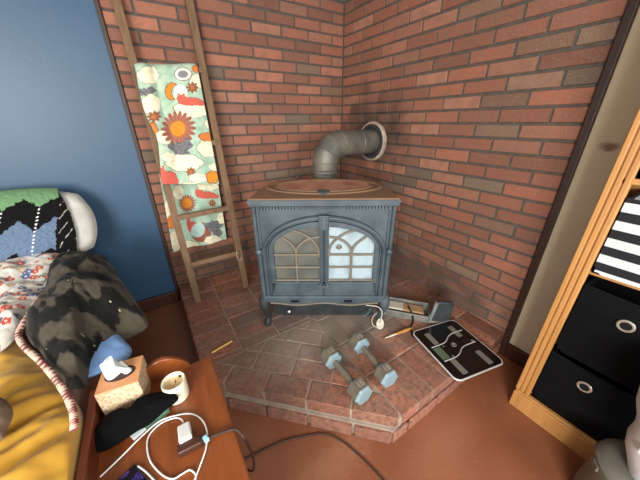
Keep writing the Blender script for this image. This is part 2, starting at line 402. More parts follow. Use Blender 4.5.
# top plate
def plate_outline(k, fy):
    pts = [(-.367*k, -.014+fy), (.367*k, -.014+fy)]
    for i in range(13):
        a = i/12; x = .367-.05*a if a < .5 else .367-.05*a; 
    pts += [(.362*k, .12), (.345*k, .26), (.31*k, .37), (.25*k, .435), (.12*k, .468), (0, .475), (-.12*k, .468), (-.25*k, .435), (-.31*k, .37), (-.345*k, .26), (-.362*k, .12)]
    return pts
b = MB(); b.prism(plate_outline(.985, .006), .748, .762); b.m = 0
b.prism(plate_outline(1, 0), .762, .779, inset=.004, dz=.003)
b.m = 1; b.prism(plate_outline(.988, .005), .7785, .7855, inset=.006, dz=.004)
b.build('top_plate', [M_iron, M_rust], stove)
b = MB()
for i in range(42): b.box((-.316+i*.0154, -.006, .739), (.0085, .014, .016))
b.build('beaded_trim', M_iron, stove)
# griddle lid
def ell(a, c, n=48): return [(a*math.cos(2*math.pi*i/n), .245+c*math.sin(2*math.pi*i/n)) for i in range(n)]
b = MB(); b.grid(64, 9, lambda u, v: ((.315-.012*math.cos(v*2*math.pi)*1)*math.cos(2*math.pi*u), .25+(.172-.012*math.cos(v*2*math.pi))*math.sin(2*math.pi*u), .786+.007*math.sin(v*2*math.pi)), closed_u=True)
b.grid(64, 9, lambda u, v: ((.268-.008*math.cos(v*2*math.pi))*math.cos(2*math.pi*u), .25+(.142-.008*math.cos(v*2*math.pi))*math.sin(2*math.pi*u), .790+.006*math.sin(v*2*math.pi)), closed_u=True)
lid = b.build('griddle_lid', M_rust, stove, smooth=True)
b = MB(); b.prism([(.266*math.cos(2*math.pi*i/48), .25+.14*math.sin(2*math.pi*i/48)) for i in range(48)], .784, .7925, inset=.01, dz=.002); b.build('lid_centre', M_rust2, lid, bevel=0)
b = MB(); b.lathe([(.03, .786), (.032, .794), (.02, .80), (.004, .801)], 16, Matrix.Translation((0, .095, 0))@Matrix.Scale(1.0, 4)); b.build('lid_boss', M_iron, lid, smooth=True)
for x in (-.165, .165):
    b = MB(); b.tube([(x, .455, .78), (x, .455, .812)], .007, 8); b.lathe([(.011, 0), (.011, .008)], 8, Matrix.Translation((x, .455, .808)))
    b.build('hinge_pin', M_iron_dk, stove)
# arch
def arch(hw, zs, zt, zb, n=28):
    pts = [(-hw, zb)]
    for i in range(n+1):
        a = math.pi*(1-i/n); pts.append((hw*math.cos(a), zs+(zt-zs)*math.sin(a)))
    return pts+[(hw, zb)]
def ring(mb, A, B, y0, y1, col=None):
    """band between two equally long open paths A (outer) and B (inner); from y0 (back) to y1 (front)"""
    n = len(A); vs = [(x, y0, z) for x, z in A]+[(x, y1, z) for x, z in A]+[(x, y1, z) for x, z in B]+[(x, y0, z) for x, z in B]
    fs = []
    for i in range(n-1):
        for k in range(3): fs.append((k*n+i, k*n+i+1, (k+1)*n+i+1, (k+1)*n+i))
    fs += [(0, n, 2*n, 3*n), (n-1, 4*n-1, 3*n-1, 2*n-1)]
    mb.add(vs, fs, col)
b = MB()
ring(b, arch(.322, .495, .698, .2), arch(.300, .5, .679, .2), .02, -.014)
b.tube([(x, -.014, z) for x, z in arch(.311, .4975, .6885, .2)], .008, 8)
ring(b, arch(.300, .5, .679, .2), arch(.29, .505, .67, .2), .02, -.004)
b.build('arch_frame', M_iron, stove, bevel=.003)
b = MB(); b.prism([(-.026, .705), (-.019, .628), (.019, .628), (.026, .705)], .0, -.03, XZ); b.prism([(-.014, .70), (-.010, .634), (.010, .634), (.014, .70)], -.02, -.036, XZ)
b.build('keystone', M_iron, stove, bevel=.003)
MG = {-1: mat('sooty_glass', (76, 80, 76), .35, noise_amt=.8, noise_scale=7, col2=(112, 110, 98)), 1: mat('pale_glass', (160, 178, 184), .25, noise_amt=.8, noise_scale=9, col2=(100, 120, 128), ramp=(.45, .75))}  # right pane is coloured pale blue-white with grey-blue mottling
O = arch(.288, .505, .668, .215); I = arch(.262, .525, .640, .312)
for s in (-1, 1):
    n = len(O); h = n//2
    A = [p for p in (O[:h+1] if s < 0 else O[h:])]; Bp = [p for p in (I[:h+1] if s < 0 else I[h:])]
    b = MB(); ring(b, A, Bp, .02, -.010)
    x0, x1 = (-.288, -.004) if s < 0 else (.004, .288)
    b.prism([(x0, .215), (x1, .215), (x1, .314), (x0, .314)], .018, -.010, XZ)
    xs = s*.014; b.prism([(xs-.012, .31), (xs+.012, .31), (xs+.012, .66), (xs-.012, .66)], .018, -.008, XZ)
    b.tube([(s*.013, -.010, .3), (s*.013, -.010, .65)], .0075, 8)
    d = b.build('door', M_iron, stove, bevel=.0025)
    d['label'] = 'left arched stove door with dull sooty glass' if s < 0 else 'right arched stove door with pale blue-white glass'
    poly = [(x, z) for x, z in ([(s*.02, .312)]+[(x, z) for x, z in (I if s > 0 else I[::-1]) if x*s > .015][::1 if s > 0 else 1]+[(s*.264, .312)])]
    pts = [(s*.262*math.cos(i/16*math.pi/2), .525+.118*math.sin(i/16*math.pi/2)) for i in range(17)]
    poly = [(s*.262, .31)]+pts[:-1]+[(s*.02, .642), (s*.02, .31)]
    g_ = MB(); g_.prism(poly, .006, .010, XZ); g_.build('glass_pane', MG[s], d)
    t = MB()
    def tb(pts, r=.0064): t.tube(spline([(s*x, -.004, z) for x, z in pts], 5), r, 7)
    for z in (.483, .408, .326): tb([(.022, z), (.14, z), (.262, z)])
    tb([(.145, .318), (.145, .4), (.145, .49)])
    tb([(.145, .48), (.150, .515), (.172, .55), (.215, .585)])
    tb([(.145, .48), (.138, .520), (.108, .556), (.064, .578), (.022, .584)])
    tb([(.024, .47), (.032, .525), (.065, .572), (.115, .606), (.165, .622)])
    t.build('tracery', M_ash, d, smooth=True)
    if s > 0:
        k = MB(); k.lathe([(.002, 0), (.012, .002), (.014, .009), (.008, .014)], 14, Matrix.Translation((.078, -.002, .53))@Matrix.Rotation(R(90), 4, 'X')); k.build('highlight_disc', M_chrome, d, smooth=True)  # chrome disc modelled in place of a small round highlight on the pane
b = MB()
for s in (-1, 1):
    b.tube(spline([(0, -.014, .304), (s*.014, -.022, .312), (s*.026, -.02, .304), (s*.014, -.022, .297), (0, -.016, .303)], 5), .005, 8)
b.tube([(0, -.012, .30), (0, -.012, .235)], .004, 8); b.lathe([(.01, -.008), (.012, 0), (.01, .01)], 12, Matrix.Translation((0, -.026, .304))@Matrix.Rotation(R(90), 4, 'X'))
b.build('door_latch', M_iron, stove, smooth=True)
# side posts, apron ledge
for s in (-1, 1):
    b = MB(); b.tube([(s*.336, -.006, .205), (s*.336, -.006, .49)], .013, 10); b.lathe([(.016, 0), (.02, .01), (.02, .02), (.012, .03)], 12, Matrix.Translation((s*.338, -.006, .487)))
    b.build('side_post', M_iron, stove, smooth=True)
b = MB()
low = [(-.30+i*.02, .178+.007*math.cos(i*math.pi/7.5)) for i in range(31)]
b.prism([(-.34, .228), (-.34, .196)]+low+[(.34, .196), (.34, .228)], .03, -.022, XZ)
b.build('apron_ledge', M_iron, stove, bevel=.004)
b = MB(); b.tube([(x, -.026, z+.003) for x, z in low], .0045, 6); b.build('ledge_edge', M_ash, stove, smooth=True)
for x in (-.165, .135):
    b = MB(); b.box((x, -.026, .20), (.045, .01, .010)); b.build('draught_slot', M_black, stove)
b = MB(); b.box((0, .06, .125), (.60, .01, .18))
for i in range(40): b.box((-.285+i*.0146, .052, .12), (.006, .012, .165))
b.build('heat_shield', M_iron_dk, stove)
for s in (-1, 1):
    for yy in (.03, .40):
        b = MB()
        dy = -1 if yy < .2 else 1
        P = spline([(s*.325, yy, .225), (s*.340, yy+dy*.016, .19), (s*.346, yy+dy*.024, .15), (s*.338, yy+dy*.016, .10), (s*.332, yy+dy*.008, .055), (s*.340, yy+dy*.018, .022), (s*.342, yy+dy*.020, .002)], 4)
        rr = []
        for p in P:
            z = p.z; rr.append(float(np.interp(z, [0, .018, .05, .09, .14, .18, .225], [.020, .024, .016, .019, .029, .034, .036])))
        b.tube(P, rr, 12)
        b.build('leg', M_iron_dk if s < 0 else M_iron, stove, smooth=True)
b = MB(); b.tube([(-.205, .11, .105), (-.205, .0, .11)], .005, 8); b.lathe([(.004, 0), (.012, .004), (.013, .012), (.006, .018)], 12, Matrix.Translation((-.205, .0, .11))@Matrix.Rotation(R(90), 4, 'X')); b.build('air_knob', M_chrome, stove, smooth=True)
b = MB(); b.tube(spline([(.262, .06, .14), (.262, -.02, .15), (.25, -.03, .12), (.225, -.03, .10), (.21, -.03, .115)], 5), .007, 8); b.build('latch_handle', M_iron, stove, smooth=True)
b = MB(); mt = Matrix.Translation((0, DEP, .50))@Matrix.Rotation(R(-90), 4, 'X'); b.lathe([(.105, 0), (.105, .03), (.095, .035)], 28, mt); b.build('flue_collar', M_iron_dk, stove, smooth=True)

# ------------------------------------------------------------------ stovepipe
PY, PX_, PZ, PR = -.404, -.446, 1.112, .089
pipe = empty('stovepipe', (PX_, PY, .66), 0, 'dusty grey elbowed stovepipe running from the stove back into the brick wall', 'pipe')
sn = Vector((math.cos(SA+math.pi/2), math.sin(SA+math.pi/2), 0))
back = ST+sn*(DEP+.02)+Vector((0, 0, .50)) - Vector((PX_, PY, .66))
b = MB(); cyl_end = Vector((0, 0, .0))
b.tube([back, back*.35, Vector((0, 0, .03))+back*.08, (0, 0, .10)], PR, 28); b.build('lower_elbow', M_pipe, pipe, smooth=True)
b = MB(); b.tube([(0, 0, .08), (0, 0, .33)], PR-.002, 32)
for z in (.262, .285): b.tube([(0, 0, z-.005), (0, 0, z), (0, 0, z+.005)], [PR-.001, PR+.003, PR-.001], 32, caps=False)
b.build('upright_pipe', M_pipe, pipe, smooth=True)
BR = .122; zc = PZ-.66-BR
path = [Vector((BR-BR*math.cos(a), 0, zc+BR*math.sin(a))) for a in [math.pi/2*i/3 for i in range(4)]]
path = [Vector((0, 0, zc-.02))]+path+[Vector((BR+.02, 0, PZ-.66))]
# four straight gores: split each bend sharply
b = MB()
def gore(p, q, np_, nq):
    d = (q-p).normalized(); x = Vector((0, 1, 0)); y = d.cross(x); vs = []
    for c, nn in ((p, np_), (q, nq)):
        for k in range(36):
            a = 2*math.pi*k/36; o = x*PR*math.cos(a)+y*PR*math.sin(a); v = c+o; t = (c-v).dot(nn)/d.dot(nn); vs.append(v+d*t)
    b.add(vs, [(k, (k+1) % 36, 36+(k+1) % 36, 36+k) for k in range(36)])
dirs = [(path[i+1]-path[i]).normalized() for i in range(len(path)-1)]
nrm = [dirs[0]]+[(dirs[i]+dirs[i+1]).normalized() for i in range(len(dirs)-1)]+[dirs[-1]]
for i in range(len(dirs)): gore(path[i], path[i+1], nrm[i], nrm[i+1])
for i in range(1, len(path)-1):
    x = Vector((0, 1, 0)); y = nrm[i].cross(x); k2 = PR/(dirs[i].dot(nrm[i]))
    b.tube([path[i]+x*PR*math.cos(2*math.pi*k/36)+y*k2*math.sin(2*math.pi*k/36) for k in range(37)], .003, 6)
b.build('upper_elbow', M_pipe, pipe, smooth=True)
b = MB(); b.tube([(BR, 0, PZ-.66), (-PX_-.01, 0, PZ-.66)], PR-.003, 36); b.tube([(.29, 0, PZ-.66), (.294, 0, PZ-.66), (.298, 0, PZ-.66)], [PR-.003, PR+.001, PR-.003], 36, caps=False)
b.build('crossing_pipe', M_pipe, pipe, smooth=True)
mt = Matrix.Translation((-PX_-.001, 0, PZ-.66))@Matrix.Rotation(R(-90), 4, 'Y')
b = MB(); b.lathe([(.105, 0), (.105, .030), (.125, .028), (.125, .0)], 40, mt, caps=False); b.lathe([(.086, .012), (.122, .012)], 40, mt, caps=False); b.build('inner_collar', M_iron_dk, pipe, smooth=True)
b = MB(); b.lathe([(.124, .0), (.124, .022), (.130, .026), (.140, .020), (.142, 0)], 40, mt, caps=False); b.build('wall_thimble', M_cream, pipe, smooth=True)

# ------------------------------------------------------------------ ladder
LA = [Vector((-1.43, -.31, HZ)), Vector((-1.447, -.03, 1.82))]; LB = [Vector((-1.10, -.32, HZ)), Vector((-1.101, -.03, 1.877))]
lo = (LA[0]+LB[0])/2
lad = empty('blanket_ladder', lo, 0, 'weathered brown wooden ladder leaning on the brick wall with a blanket over it', 'ladder')
def lp(side, t): return (side[0]+(side[1]-side[0])*t)-lo
for side in (LA, LB):
    b = MB(); e = lp(side, 1.04); s0 = lp(side, 0)
    d = (e-s0).normalized(); x = Vector((1, 0, 0)); x = (x-d*x.dot(d)).normalized(); y = d.cross(x); rot = Matrix((x, y, d)).transposed()
    b.box((s0+e)/2, (.040, .034, (e-s0).length), rot); o = b.build('rail', M_ladder, lad, bevel=.003)
    o.modifiers['bevel'].segments = 2
for t in (.16, .345, .585, .815):
    b = MB(); a = lp(LA, t); c = lp(LB, t*.985); b.bar(a, c, .048, .03, up=(0, .18, 1)); b.build('rung', M_ladder, lad, bevel=.003)
b = MB(); a = lp(LB, .152); b.tube(spline([a+Vector((-.02, -.03, .035)), a+Vector((-.026, -.034, .0)), a+Vector((-.016, -.036, -.03)), a+Vector((0, -.036, -.035)), a+Vector((.008, -.03, -.02))], 5), .004, 7); b.build('cord_end', M_cream, lad, smooth=True)

# celestial blanket, painted per vertex
MINT = lin((184, 206, 182)); CREAM = lin((240, 232, 200)); OUT = lin((120, 120, 90)); ORANGE = lin((222, 138, 30)); CORAL = lin((208, 92, 76)); BROWN = lin((140, 78, 50)); GREY = lin((126, 124, 128)); PINKB = lin((168, 100, 84))
def cloud(px_, py_, cx, cy, rx, ry):
    dx = (px_-cx)/rx; dy = (py_-cy)/ry; a = math.atan2(dy, dx); r = math.hypot(dx, dy)
    return r/(.9+.13*abs(math.sin(3*a+cx)))
FRONT = [('cloud', 149, 76, 11, 9), ('grey', 147, 93, 8, 5), ('cloud', 151, 105, 9, 11), ('moon', 172, 92, 9, 0), ('cloud', 192, 110, 20, 9), ('fox', 189, 101, 13, 6), ('cloud', 197, 82, 8, 8), ('planet', 183, 75, 8, 6), ('orange', 197, 70, 5, 3), ('star', 192, 88, 6, 0), ('star', 154, 117, 6, 0),
         ('orange', 153, 133, 5, 9), ('cloud', 166, 137, 10, 8), ('sun', 178, 129, 9, 18), ('grey', 182, 149, 11, 9), ('cloud', 184, 163, 20, 9), ('cloud', 209, 148, 13, 10), ('orange', 207, 137, 8, 4), ('cloud', 212, 124, 9, 6), ('fox', 167, 177, 9, 10), ('star', 191, 172, 5, 0), ('cloud', 198, 178, 10, 5), ('ball', 212, 177, 6, 6), ('cloud', 215, 167, 8, 4),
         ('cloud', 190, 187, 12, 5), ('cloud', 168, 157, 7, 5)]
BACK = [('sunb', 187, 203, 6, 9), ('fox', 205, 194, 11, 5), ('cloud', 208, 186, 12, 5), ('star', 212, 203, 4, 0), ('cloud', 178, 192, 6, 8), ('fox', 192, 226, 6, 8), ('moonr', 201, 232, 10, 0), ('grey', 215, 227, 8, 9), ('cloud', 222, 218, 6, 6), ('cloud', 189, 246, 12, 6), ('cloud', 213, 240, 9, 5), ('cloud', 176, 240, 7, 12), ('cloud', 158, 160, 6, 14), ('cloud', 168, 210, 5, 12), ('orange', 171, 222, 4, 6), ('cloud', 154, 135, 5, 8)]
def paint(items, x, y):
    n1 = fbm(x*.12, y*.12, 3.1); c = mixc(MINT, lin((150, 186, 162)), max(0, min(1, .35+n1*.9)))
    for kind, cx, cy, rx, ry in items:
        dx, dy = x-cx, y-cy; r = math.hypot(dx, dy); a = math.atan2(dy, dx)
        if kind == 'cloud':
            q = cloud(x, y, cx, cy, rx, ry)
            if q < 1: c = CREAM if q < .92 else mixc(OUT, MINT, .3)
        elif kind in ('orange', 'ball'):
            q = math.hypot(dx/rx, dy/ry)+.08*math.sin(5*a)
            if q < 1: c = ORANGE if kind == 'ball' else mixc(ORANGE, CORAL, .4); 
            elif q < 1.15: c = BROWN
        elif kind == 'grey':
            q = math.hypot(dx/rx, dy/ry)+.3*math.sin(3*a+1)+.15*math.sin(7*a)
            if q < 1: c = mixc(GREY, lin((84, 84, 90)), max(0, min(1, .5+fbm(x*.5, y*.5)*1.2)))
        elif kind == 'planet':
            q = math.hypot(dx/rx, dy/ry)
            if q < 1: c = lin((228, 224, 214)) if q > .62 else GREY
            elif q < 1.12: c = OUT
        elif kind == 'fox':
            body = math.hypot((dx-1)/(rx*.8), (dy-1.0)/(ry*.62)); head = math.hypot((dx+rx*.55)/(rx*.34), (dy+ry*.35)/(ry*.5)); tail = math.hypot((dx-rx*.85)/(rx*.4), (dy-ry*.45)/(ry*.35))
            q = min(body, head, tail)
            if q < 1: c = CORAL
            elif q < 1.15: c = mixc(BROWN, CORAL, .4)
            if -rx*.85 < dx < -rx*.3 and -ry*1.15 < dy < -ry*.7 and abs(abs(dx+rx*.57)-rx*.2) < rx*.1: c = CORAL
        elif kind in ('moon', 'moonr'):
            d2 = math.hypot(dx-8, dy-1)
            if kind == 'moon':
                if math.hypot(dx/.85, dy) < rx and d2 > 8: c = ORANGE if math.hypot(dx/.85, dy) < rx-1 and d2 > 8.8 else BROWN
                if math.hypot((dx-8.5)/.8, dy-1.5) < 8.2: c = lin((226, 232, 214))
            else:
                if r < rx and math.hypot(dx+4, dy+3) > 8: c = lin((150, 82, 58))
                elif r < rx: c = lin((176, 206, 196))
        elif kind == 'star':
            if r < rx*(.55+.45*abs(math.cos(4*a))): c = BROWN if r > rx*.35 else mixc(BROWN, ORANGE, .4)
        elif kind in ('sun', 'sunb'):
            if r < rx: c = ORANGE if r < rx*.82 else mixc(ORANGE, BROWN, .6)
            elif r < ry*(.72+.28*abs(math.cos(9*a+.3))): c = PINKB if math.sin(18*a) > -.4 and r < ry*.8 else mixc(BROWN, PINKB, .35)
    return c
bk = empty('celestial_blanket', (-1.28, -.1, 1.535), 0, 'mint green throw printed with suns, moons, clouds and foxes folded over the ladder', 'blanket')
bo = Vector((-1.28, -.1, 1.535))
DR = (LA[1]-LA[0]).normalized(); NN = Vector((1, 0, 0)).cross(DR).normalized()   # faces the wall side or the room
if NN.y > 0: NN = -NN
def on_lad(x, y, off):
    d = CR*((x-320)/262.1)+CU*((240-y)/262.1)+CF; p0 = LA[0]+NN*off; t = (p0-CP).dot(NN)/d.dot(NN); return CP+d*t
TL, TR, BLc, BRc = [on_lad(*p, .036) for p in ((137, 71), (197, 70), (162, 184), (219, 184))]
LEFT = spline([TL]+[on_lad(*p, .036) for p in ((141, 93), (146.5, 114), (153.5, 129), (158.5, 141), (160.5, 162))]+[BLc], 8)
def project(p):
    q = p-CP; z = q.dot(CF); return 320+262.1*q.dot(CR)/z, 240-262.1*q.dot(CU)/z
def front_pt(u, v):
    if v < .08:   # roll over the rung
        a = (v/.08)*math.pi*.5; base = TL.lerp(TR, u); r = .03
        p = base+NN*(-r+r*math.sin(a))+DR*(r*math.cos(a))*.9
    else:
        t = (v-.08)/.92; k = min(int(t*(len(LEFT)-1)), len(LEFT)-2); p = LEFT[k].lerp(LEFT[k+1], t*(len(LEFT)-1)-k).lerp(TR.lerp(BRc, t), u)
    wv = .007*math.sin(u*9+v*2)+.012*math.exp(-((u-.12)/.07)**2)*(1-.6*v)-.010*math.exp(-((u-.26)/.06)**2)*(1-.7*v)+.006*math.exp(-((u-.05)/.05)**2)
    return p+NN*wv-bo
b = MB()
PTS = {}
def fc(u, v):
    q = front_pt(u, v)+bo; x, y = project(q); return paint(FRONT, x, y)
b.grid(130, 240, front_pt, fc)
b.build('front_fold', M_fab, bk, smooth=True, solid=.012, offset=1, angle=180)
# back layers hang straight down behind the rungs
def back_pts(c4, yv):
    return [px(x, y, 1, yv) for x, y in c4]
b = MB(); q0, q1, q2, q3 = back_pts(((141, 72), (200, 70), (173, 252), (227, 239)), -.055)
def back_pt(u, v):
    p = q0.lerp(q2, v).lerp(q1.lerp(q3, v), u); p = Vector((p.x, -.052-.012*math.sin(u*11+1)*v-.008*math.sin(u*5+v*4), p.z)); return p-bo
def bc(u, v):
    x, y = project(back_pt(u, v)+bo); return paint(BACK, x, y)
b.grid(110, 230, back_pt, bc); b.build('back_fold', M_fab, bk, smooth=True, solid=.012, offset=0, angle=180)

# ------------------------------------------------------------------ bookcase
XF = -.286
bc_ = empty('bookcase', (XF/2, -2.2, 0), 0, 'light pine bookcase holding fabric bins against the right wall', 'bookcase')
bo2 = Vector((XF/2, -2.2, 0))
def bx(mb, x0, x1, y0, y1, z0, z1): mb.box(((x0+x1)/2-bo2.x, (y0+y1)/2-bo2.y, (z0+z1)/2), (x1-x0, y1-y0, z1-z0))
YL, YR = -1.79, -2.62
for ya, yb in ((YL+.008, YL-.047), (YR+.048, YR)):
    b = MB(); y0, y1 = min(ya, yb), max(ya, yb)
    bx(b, XF+.004, XF+.022, y0, y1, .105, 1.9)
    for k in range(3): wd = (y1-y0)/3; bx(b, XF-.002, XF+.01, y0+wd*k+.002, y0+wd*(k+1)-.002, .105, 1.9)
    b.build('stile', M_pine, bc_, bevel=.0025)
for ya in (YL, YR+.018):
    b = MB(); bx(b, XF+.02, -.026, ya-.018, ya, .0, 1.9); b.build('side_panel', M_pine, bc_, bevel=.002)
b = MB(); bx(b, XF-.010, XF+.016, YR-.006, YL+.006, 0, .092); bx(b, XF-.006, XF+.016, YR-.002, YL+.002, .092, .104); b.build('plinth', M_pine, bc_, bevel=.004)
for z in (.108, .395, .757, 1.085, 1.5, 1.885):
    b = MB(); bx(b, XF+.070 if z < .6 and z > .2 else XF+.030 if z < 1 else XF+.004, -.034, YR+.019, YL-.019, z-.010, z+.008); b.build('shelf', M_pine, bc_, bevel=.002)
b = MB(); bx(b, -.034, -.027, YR+.001, YL-.001, .0, 1.9); b.build('back_panel', M_pine, bc_)
def fabric_bin(z0, z1, ring, label, cat, m, group=None, y0=-2.165, y1=-1.842, dark=True):
    e = empty('fabric_bin', (-.165, (y0+y1)/2, z0), 0, label, cat, group)
    c = (y0+y1)/2; W = (y1-y0)/2; D = .115; Hh = z1-z0
    b = MB(); t = .006
    def wall(x0, x1, ya, yb, za, zb): b.box(((x0+x1)/2, (ya+yb)/2, (za+zb)/2), (x1-x0, yb-ya, zb-za))
    # front panel with soft bulge and slightly sagging rim
    b.grid(15, 11, lambda u, v: (-D-.010*math.sin(u*math.pi)*math.sin(v*math.pi), -W+2*W*u, Hh*v-.010*math.sin(u*math.pi)*(v > .95)))
    b.grid(15, 11, lambda u, v: (-D+t-.010*math.sin(u*math.pi)*math.sin(v*math.pi), -W+2*W*u, Hh*v-.010*math.sin(u*math.pi)*(v > .95)))
    wall(-D, D, -W, -W+t, 0, Hh); wall(-D, D, W-t, W, 0, Hh); wall(D-t, D, -W, W, 0, Hh); wall(-D, D, -W, W, 0, t)
    b.tube(spline([(-D+.003, -W, Hh), (-D+.003-.0, 0, Hh-.010), (-D+.003, W, Hh)], 6), .005, 6)
    body = b.build('bin_body', m, e)
    if ring is not None:
        g = MB(); ry, rz = ring; mt = Matrix.Translation((-D-.012, ry-c, rz-z0))@Matrix.Rotation(R(90), 4, 'Y')
        g.grid(32, 9, lambda u, v: mt@Vector(((.018+.0045*math.cos(v*2*math.pi))*math.cos(2*math.pi*u), (.018+.0045*math.cos(v*2*math.pi))*math.sin(2*math.pi*u), .003*math.sin(v*2*math.pi))), closed_u=True)
        g.build('ring_grommet', mat('nickel', (196, 188, 172), .35, metal=.7), e, smooth=True)
        h = MB(); h.lathe([(.0005, -.002), (.0165, -.002)], 24, mt, caps=False); h.build('finger_hole', mat('hole_black', (3, 3, 3), .95), e)
    return e
M_bin = mat('black_bin_fabric', (11, 12, 13), .9, spec=.15, noise_amt=.3, noise_scale=30, bump=.3, bump_scale=220)
fabric_bin(.404, .712, (-1.975, .628), 'black fabric storage bin with a ring pull on the middle shelf under the striped bin', 'storage bin', M_bin)
fabric_bin(.117, .384, (-1.966, .318), 'black fabric storage bin with a ring pull on the lowest shelf of the bookcase', 'storage bin', M_bin)
# stripes are bands of the cloth itself
M_str = mat('striped_cloth', (20, 21, 26), .85, bump=.25, bump_scale=220)
N = M_str.node_tree.nodes; L = M_str.node_tree.links
tc = N.new('ShaderNodeTexCoord'); sx = N.new('ShaderNodeSeparateXYZ'); L.new(tc.outputs['Object'], sx.inputs[0])
m1 = N.new('ShaderNodeMath'); m1.operation = 'MULTIPLY_ADD'; L.new(sx.outputs['Z'], m1.inputs[0]); m1.inputs[1].default_value = 1/.060; m1.inputs[2].default_value = -.044/.060+1
m2 = N.new('ShaderNodeMath'); m2.operation = 'FRACT'; L.new(m1.outputs[0], m2.inputs[0])
m3 = N.new('ShaderNodeMath'); m3.operation = 'LESS_THAN'; L.new(m2.outputs[0], m3.inputs[0]); m3.inputs[1].default_value = .5
m5 = N.new('ShaderNodeMath'); m5.operation = 'LESS_THAN'; L.new(sx.outputs['Z'], m5.inputs[0]); m5.inputs[1].default_value = .014
m6 = N.new('ShaderNodeMath'); m6.operation = 'MAXIMUM'; L.new(m3.outputs[0], m6.inputs[0]); L.new(m5.outputs[0], m6.inputs[1])
mx = N.new('ShaderNodeMix'); mx.data_type = 'RGBA'; L.new(m6.outputs[0], mx.inputs['Factor']); mx.inputs['A'].default_value = lin((20, 21, 27))+(1,); mx.inputs['B'].default_value = lin((204, 210, 210))+(1,)
L.new(mx.outputs['Result'], N['Principled BSDF'].inputs['Base Color'])
fabric_bin(.766, 1.03, None, 'black and white striped fabric bin on the shelf above the black bins', 'storage bin', M_str)
fabric_bin(1.095, 1.36, None, 'pale grey fabric bin on the top visible shelf of the pine bookcase', 'storage bin', mat('grey_bin', (150, 156, 154), .85))

# ------------------------------------------------------------------ white appliance, lower right
ap = empty('plastic_appliance', (-.428, -2.19, 0), 0, 'white rounded plastic appliance on a ribbed grey base beside the bookcase', 'appliance')
b = MB(); b.lathe([(.10, 0), (.125, .01), (.13, .05), (.122, .20), (.128, .215), (.128, .235), (.118, .245), (.10, .25)], 40)
for i in range(9):
    a = 2*math.pi*i/9; b.box((.124*math.cos(a), .124*math.sin(a), .215), (.016, .03, .02), Matrix.Rotation(a, 3, 'Z'))
b.build('grey_base', mat('grey_plastic', (112, 108, 98), .45), ap, smooth=True)
b = MB(); b.lathe([(.06, .25), (.075, .29), (.092, .33), (.100, .37), (.098, .41), (.106, .45), (.124, .50), (.135, .57), (.122, .64), (.075, .675), (.01, .685)], 36); b.box((-.085, .055, .40), (.03, .02, .022), Matrix.Rotation(R(-30), 3, 'Z'))
b.build('white_body', M_plastic_w, ap, smooth=True)

# ------------------------------------------------------------------ bed
BX1, BX0 = -1.862, -2.95
bed = empty('bed', (-2.4, -1.3, 0), 0, 'low bed along the blue wall with a mattress under patterned bedding', 'bed')
b = MB(); b.box((0, 0, .26), (BX1-BX0, 2.5, .10))
for sx in (-1, 1):
    for sy in (-1, 1): b.box((sx*.5, sy*1.18, .105), (.07, .07, .21))
b.build('frame', M_dark, bed, bevel=.006)
b = MB(); b.box((0, 0, .41), (BX1-BX0, 2.5, .20)); b.build('mattress', M_sheet, bed, bevel=.03, segs=4, smooth=True)

def soft(name, outline, top, bot, m, colfn=None, normal=(0, 0, 1), nr=26, dens=6, wr=.0, wf=7, parent=None, sq=.5, seed=0, power=2, fold=0):
    """a stuffed, closed cushion whose rim follows outline; bulges by top along normal and by bot against it"""
    nv = Vector(normal).normalized(); P = spline(outline, dens, closed=True); n = len(P); c = sum(P, Vector())/n
    b = MB()
    def pt(i, r, s):
        p = c.lerp(P[i], r); h = (max(0, 1-r**power))**sq
        wv = wr*fbm(p.x*wf, p.y*wf, p.z*wf+seed, 4)
        if s > 0 and fold: wv += fold*(1-r**4)*(.6*math.sin((p.x*.8+p.y*.6)*34+4.5*fbm(p.x*4, p.y*4, 8))+.5*abs(math.sin((p.x-p.y*.7)*16+3*fbm(p.x*5, p.y*5, 3))))
        return p+nv*(h*top+wv*min(1, (1-r)*5+.12) if s > 0 else -h*bot)
    vs = []; cs = []; fs = []
    for s in (1, -1):
        for j in range(nr+1):
            r = (j/nr)**.8
            for i in range(n):
                p = pt(i, max(r, 1e-3), s); vs.append(p); cs.append(colfn(p, i/n, r) if colfn else (1, 1, 1))
    for s in range(2):
        o = s*(nr+1)*n
        for j in range(nr):
            for i in range(n):
                i2 = (i+1) % n; f = (o+j*n+i, o+j*n+i2, o+(j+1)*n+i2, o+(j+1)*n+i); fs.append(f if s == 0 else f[::-1])
    o = (nr+1)*n
    for i in range(n):
        i2 = (i+1) % n; fs.append((nr*n+i, nr*n+i2, o+nr*n+i2, o+nr*n+i))
    b.add(vs, fs, cs); return b.build(name, m, parent, smooth=True, angle=180)

# white pillow leaning on the blue wall, crochet throw over it
PC = Vector((-2.36, -.175, .78)); tilt = R(22)
PXv = Vector((1, 0, 0)); PUv = Vector((0, math.sin(tilt), math.cos(tilt))); PNv = Vector((0, -math.cos(tilt), math.sin(tilt)))
def pill(u, v, side, W=.545, Hh=.185, T=.10, off=0):
    k = .42; x = u*math.sqrt(1-k*v*v/1.0*.35); z = v*math.sqrt(1-k*u**6*.9)
    h = (max(0, 1-abs(u)**5)**.45)*(max(0, 1-abs(v)**3.2)**.5)
    p = PC+PXv*(x*(W+off))+PUv*(z*(Hh+off))+PNv*(side*(T*h+off))
    return p
b = MB()
for side in (1, -1): b.grid(90, 40, lambda u, v: pill(2*u-1, 2*v-1, side)+PNv*(side*.006*fbm(u*20, v*7, side)))
tag(b.build('pillow', M_white_cloth, smooth=True, angle=180), 'white pillow leaning on the blue wall under the crochet throw', 'pillow')
GREEN = lin((108, 146, 104)); BLK = lin((13, 12, 13)); BLUE = lin((104, 122, 144)); WHT = lin((224, 226, 224))
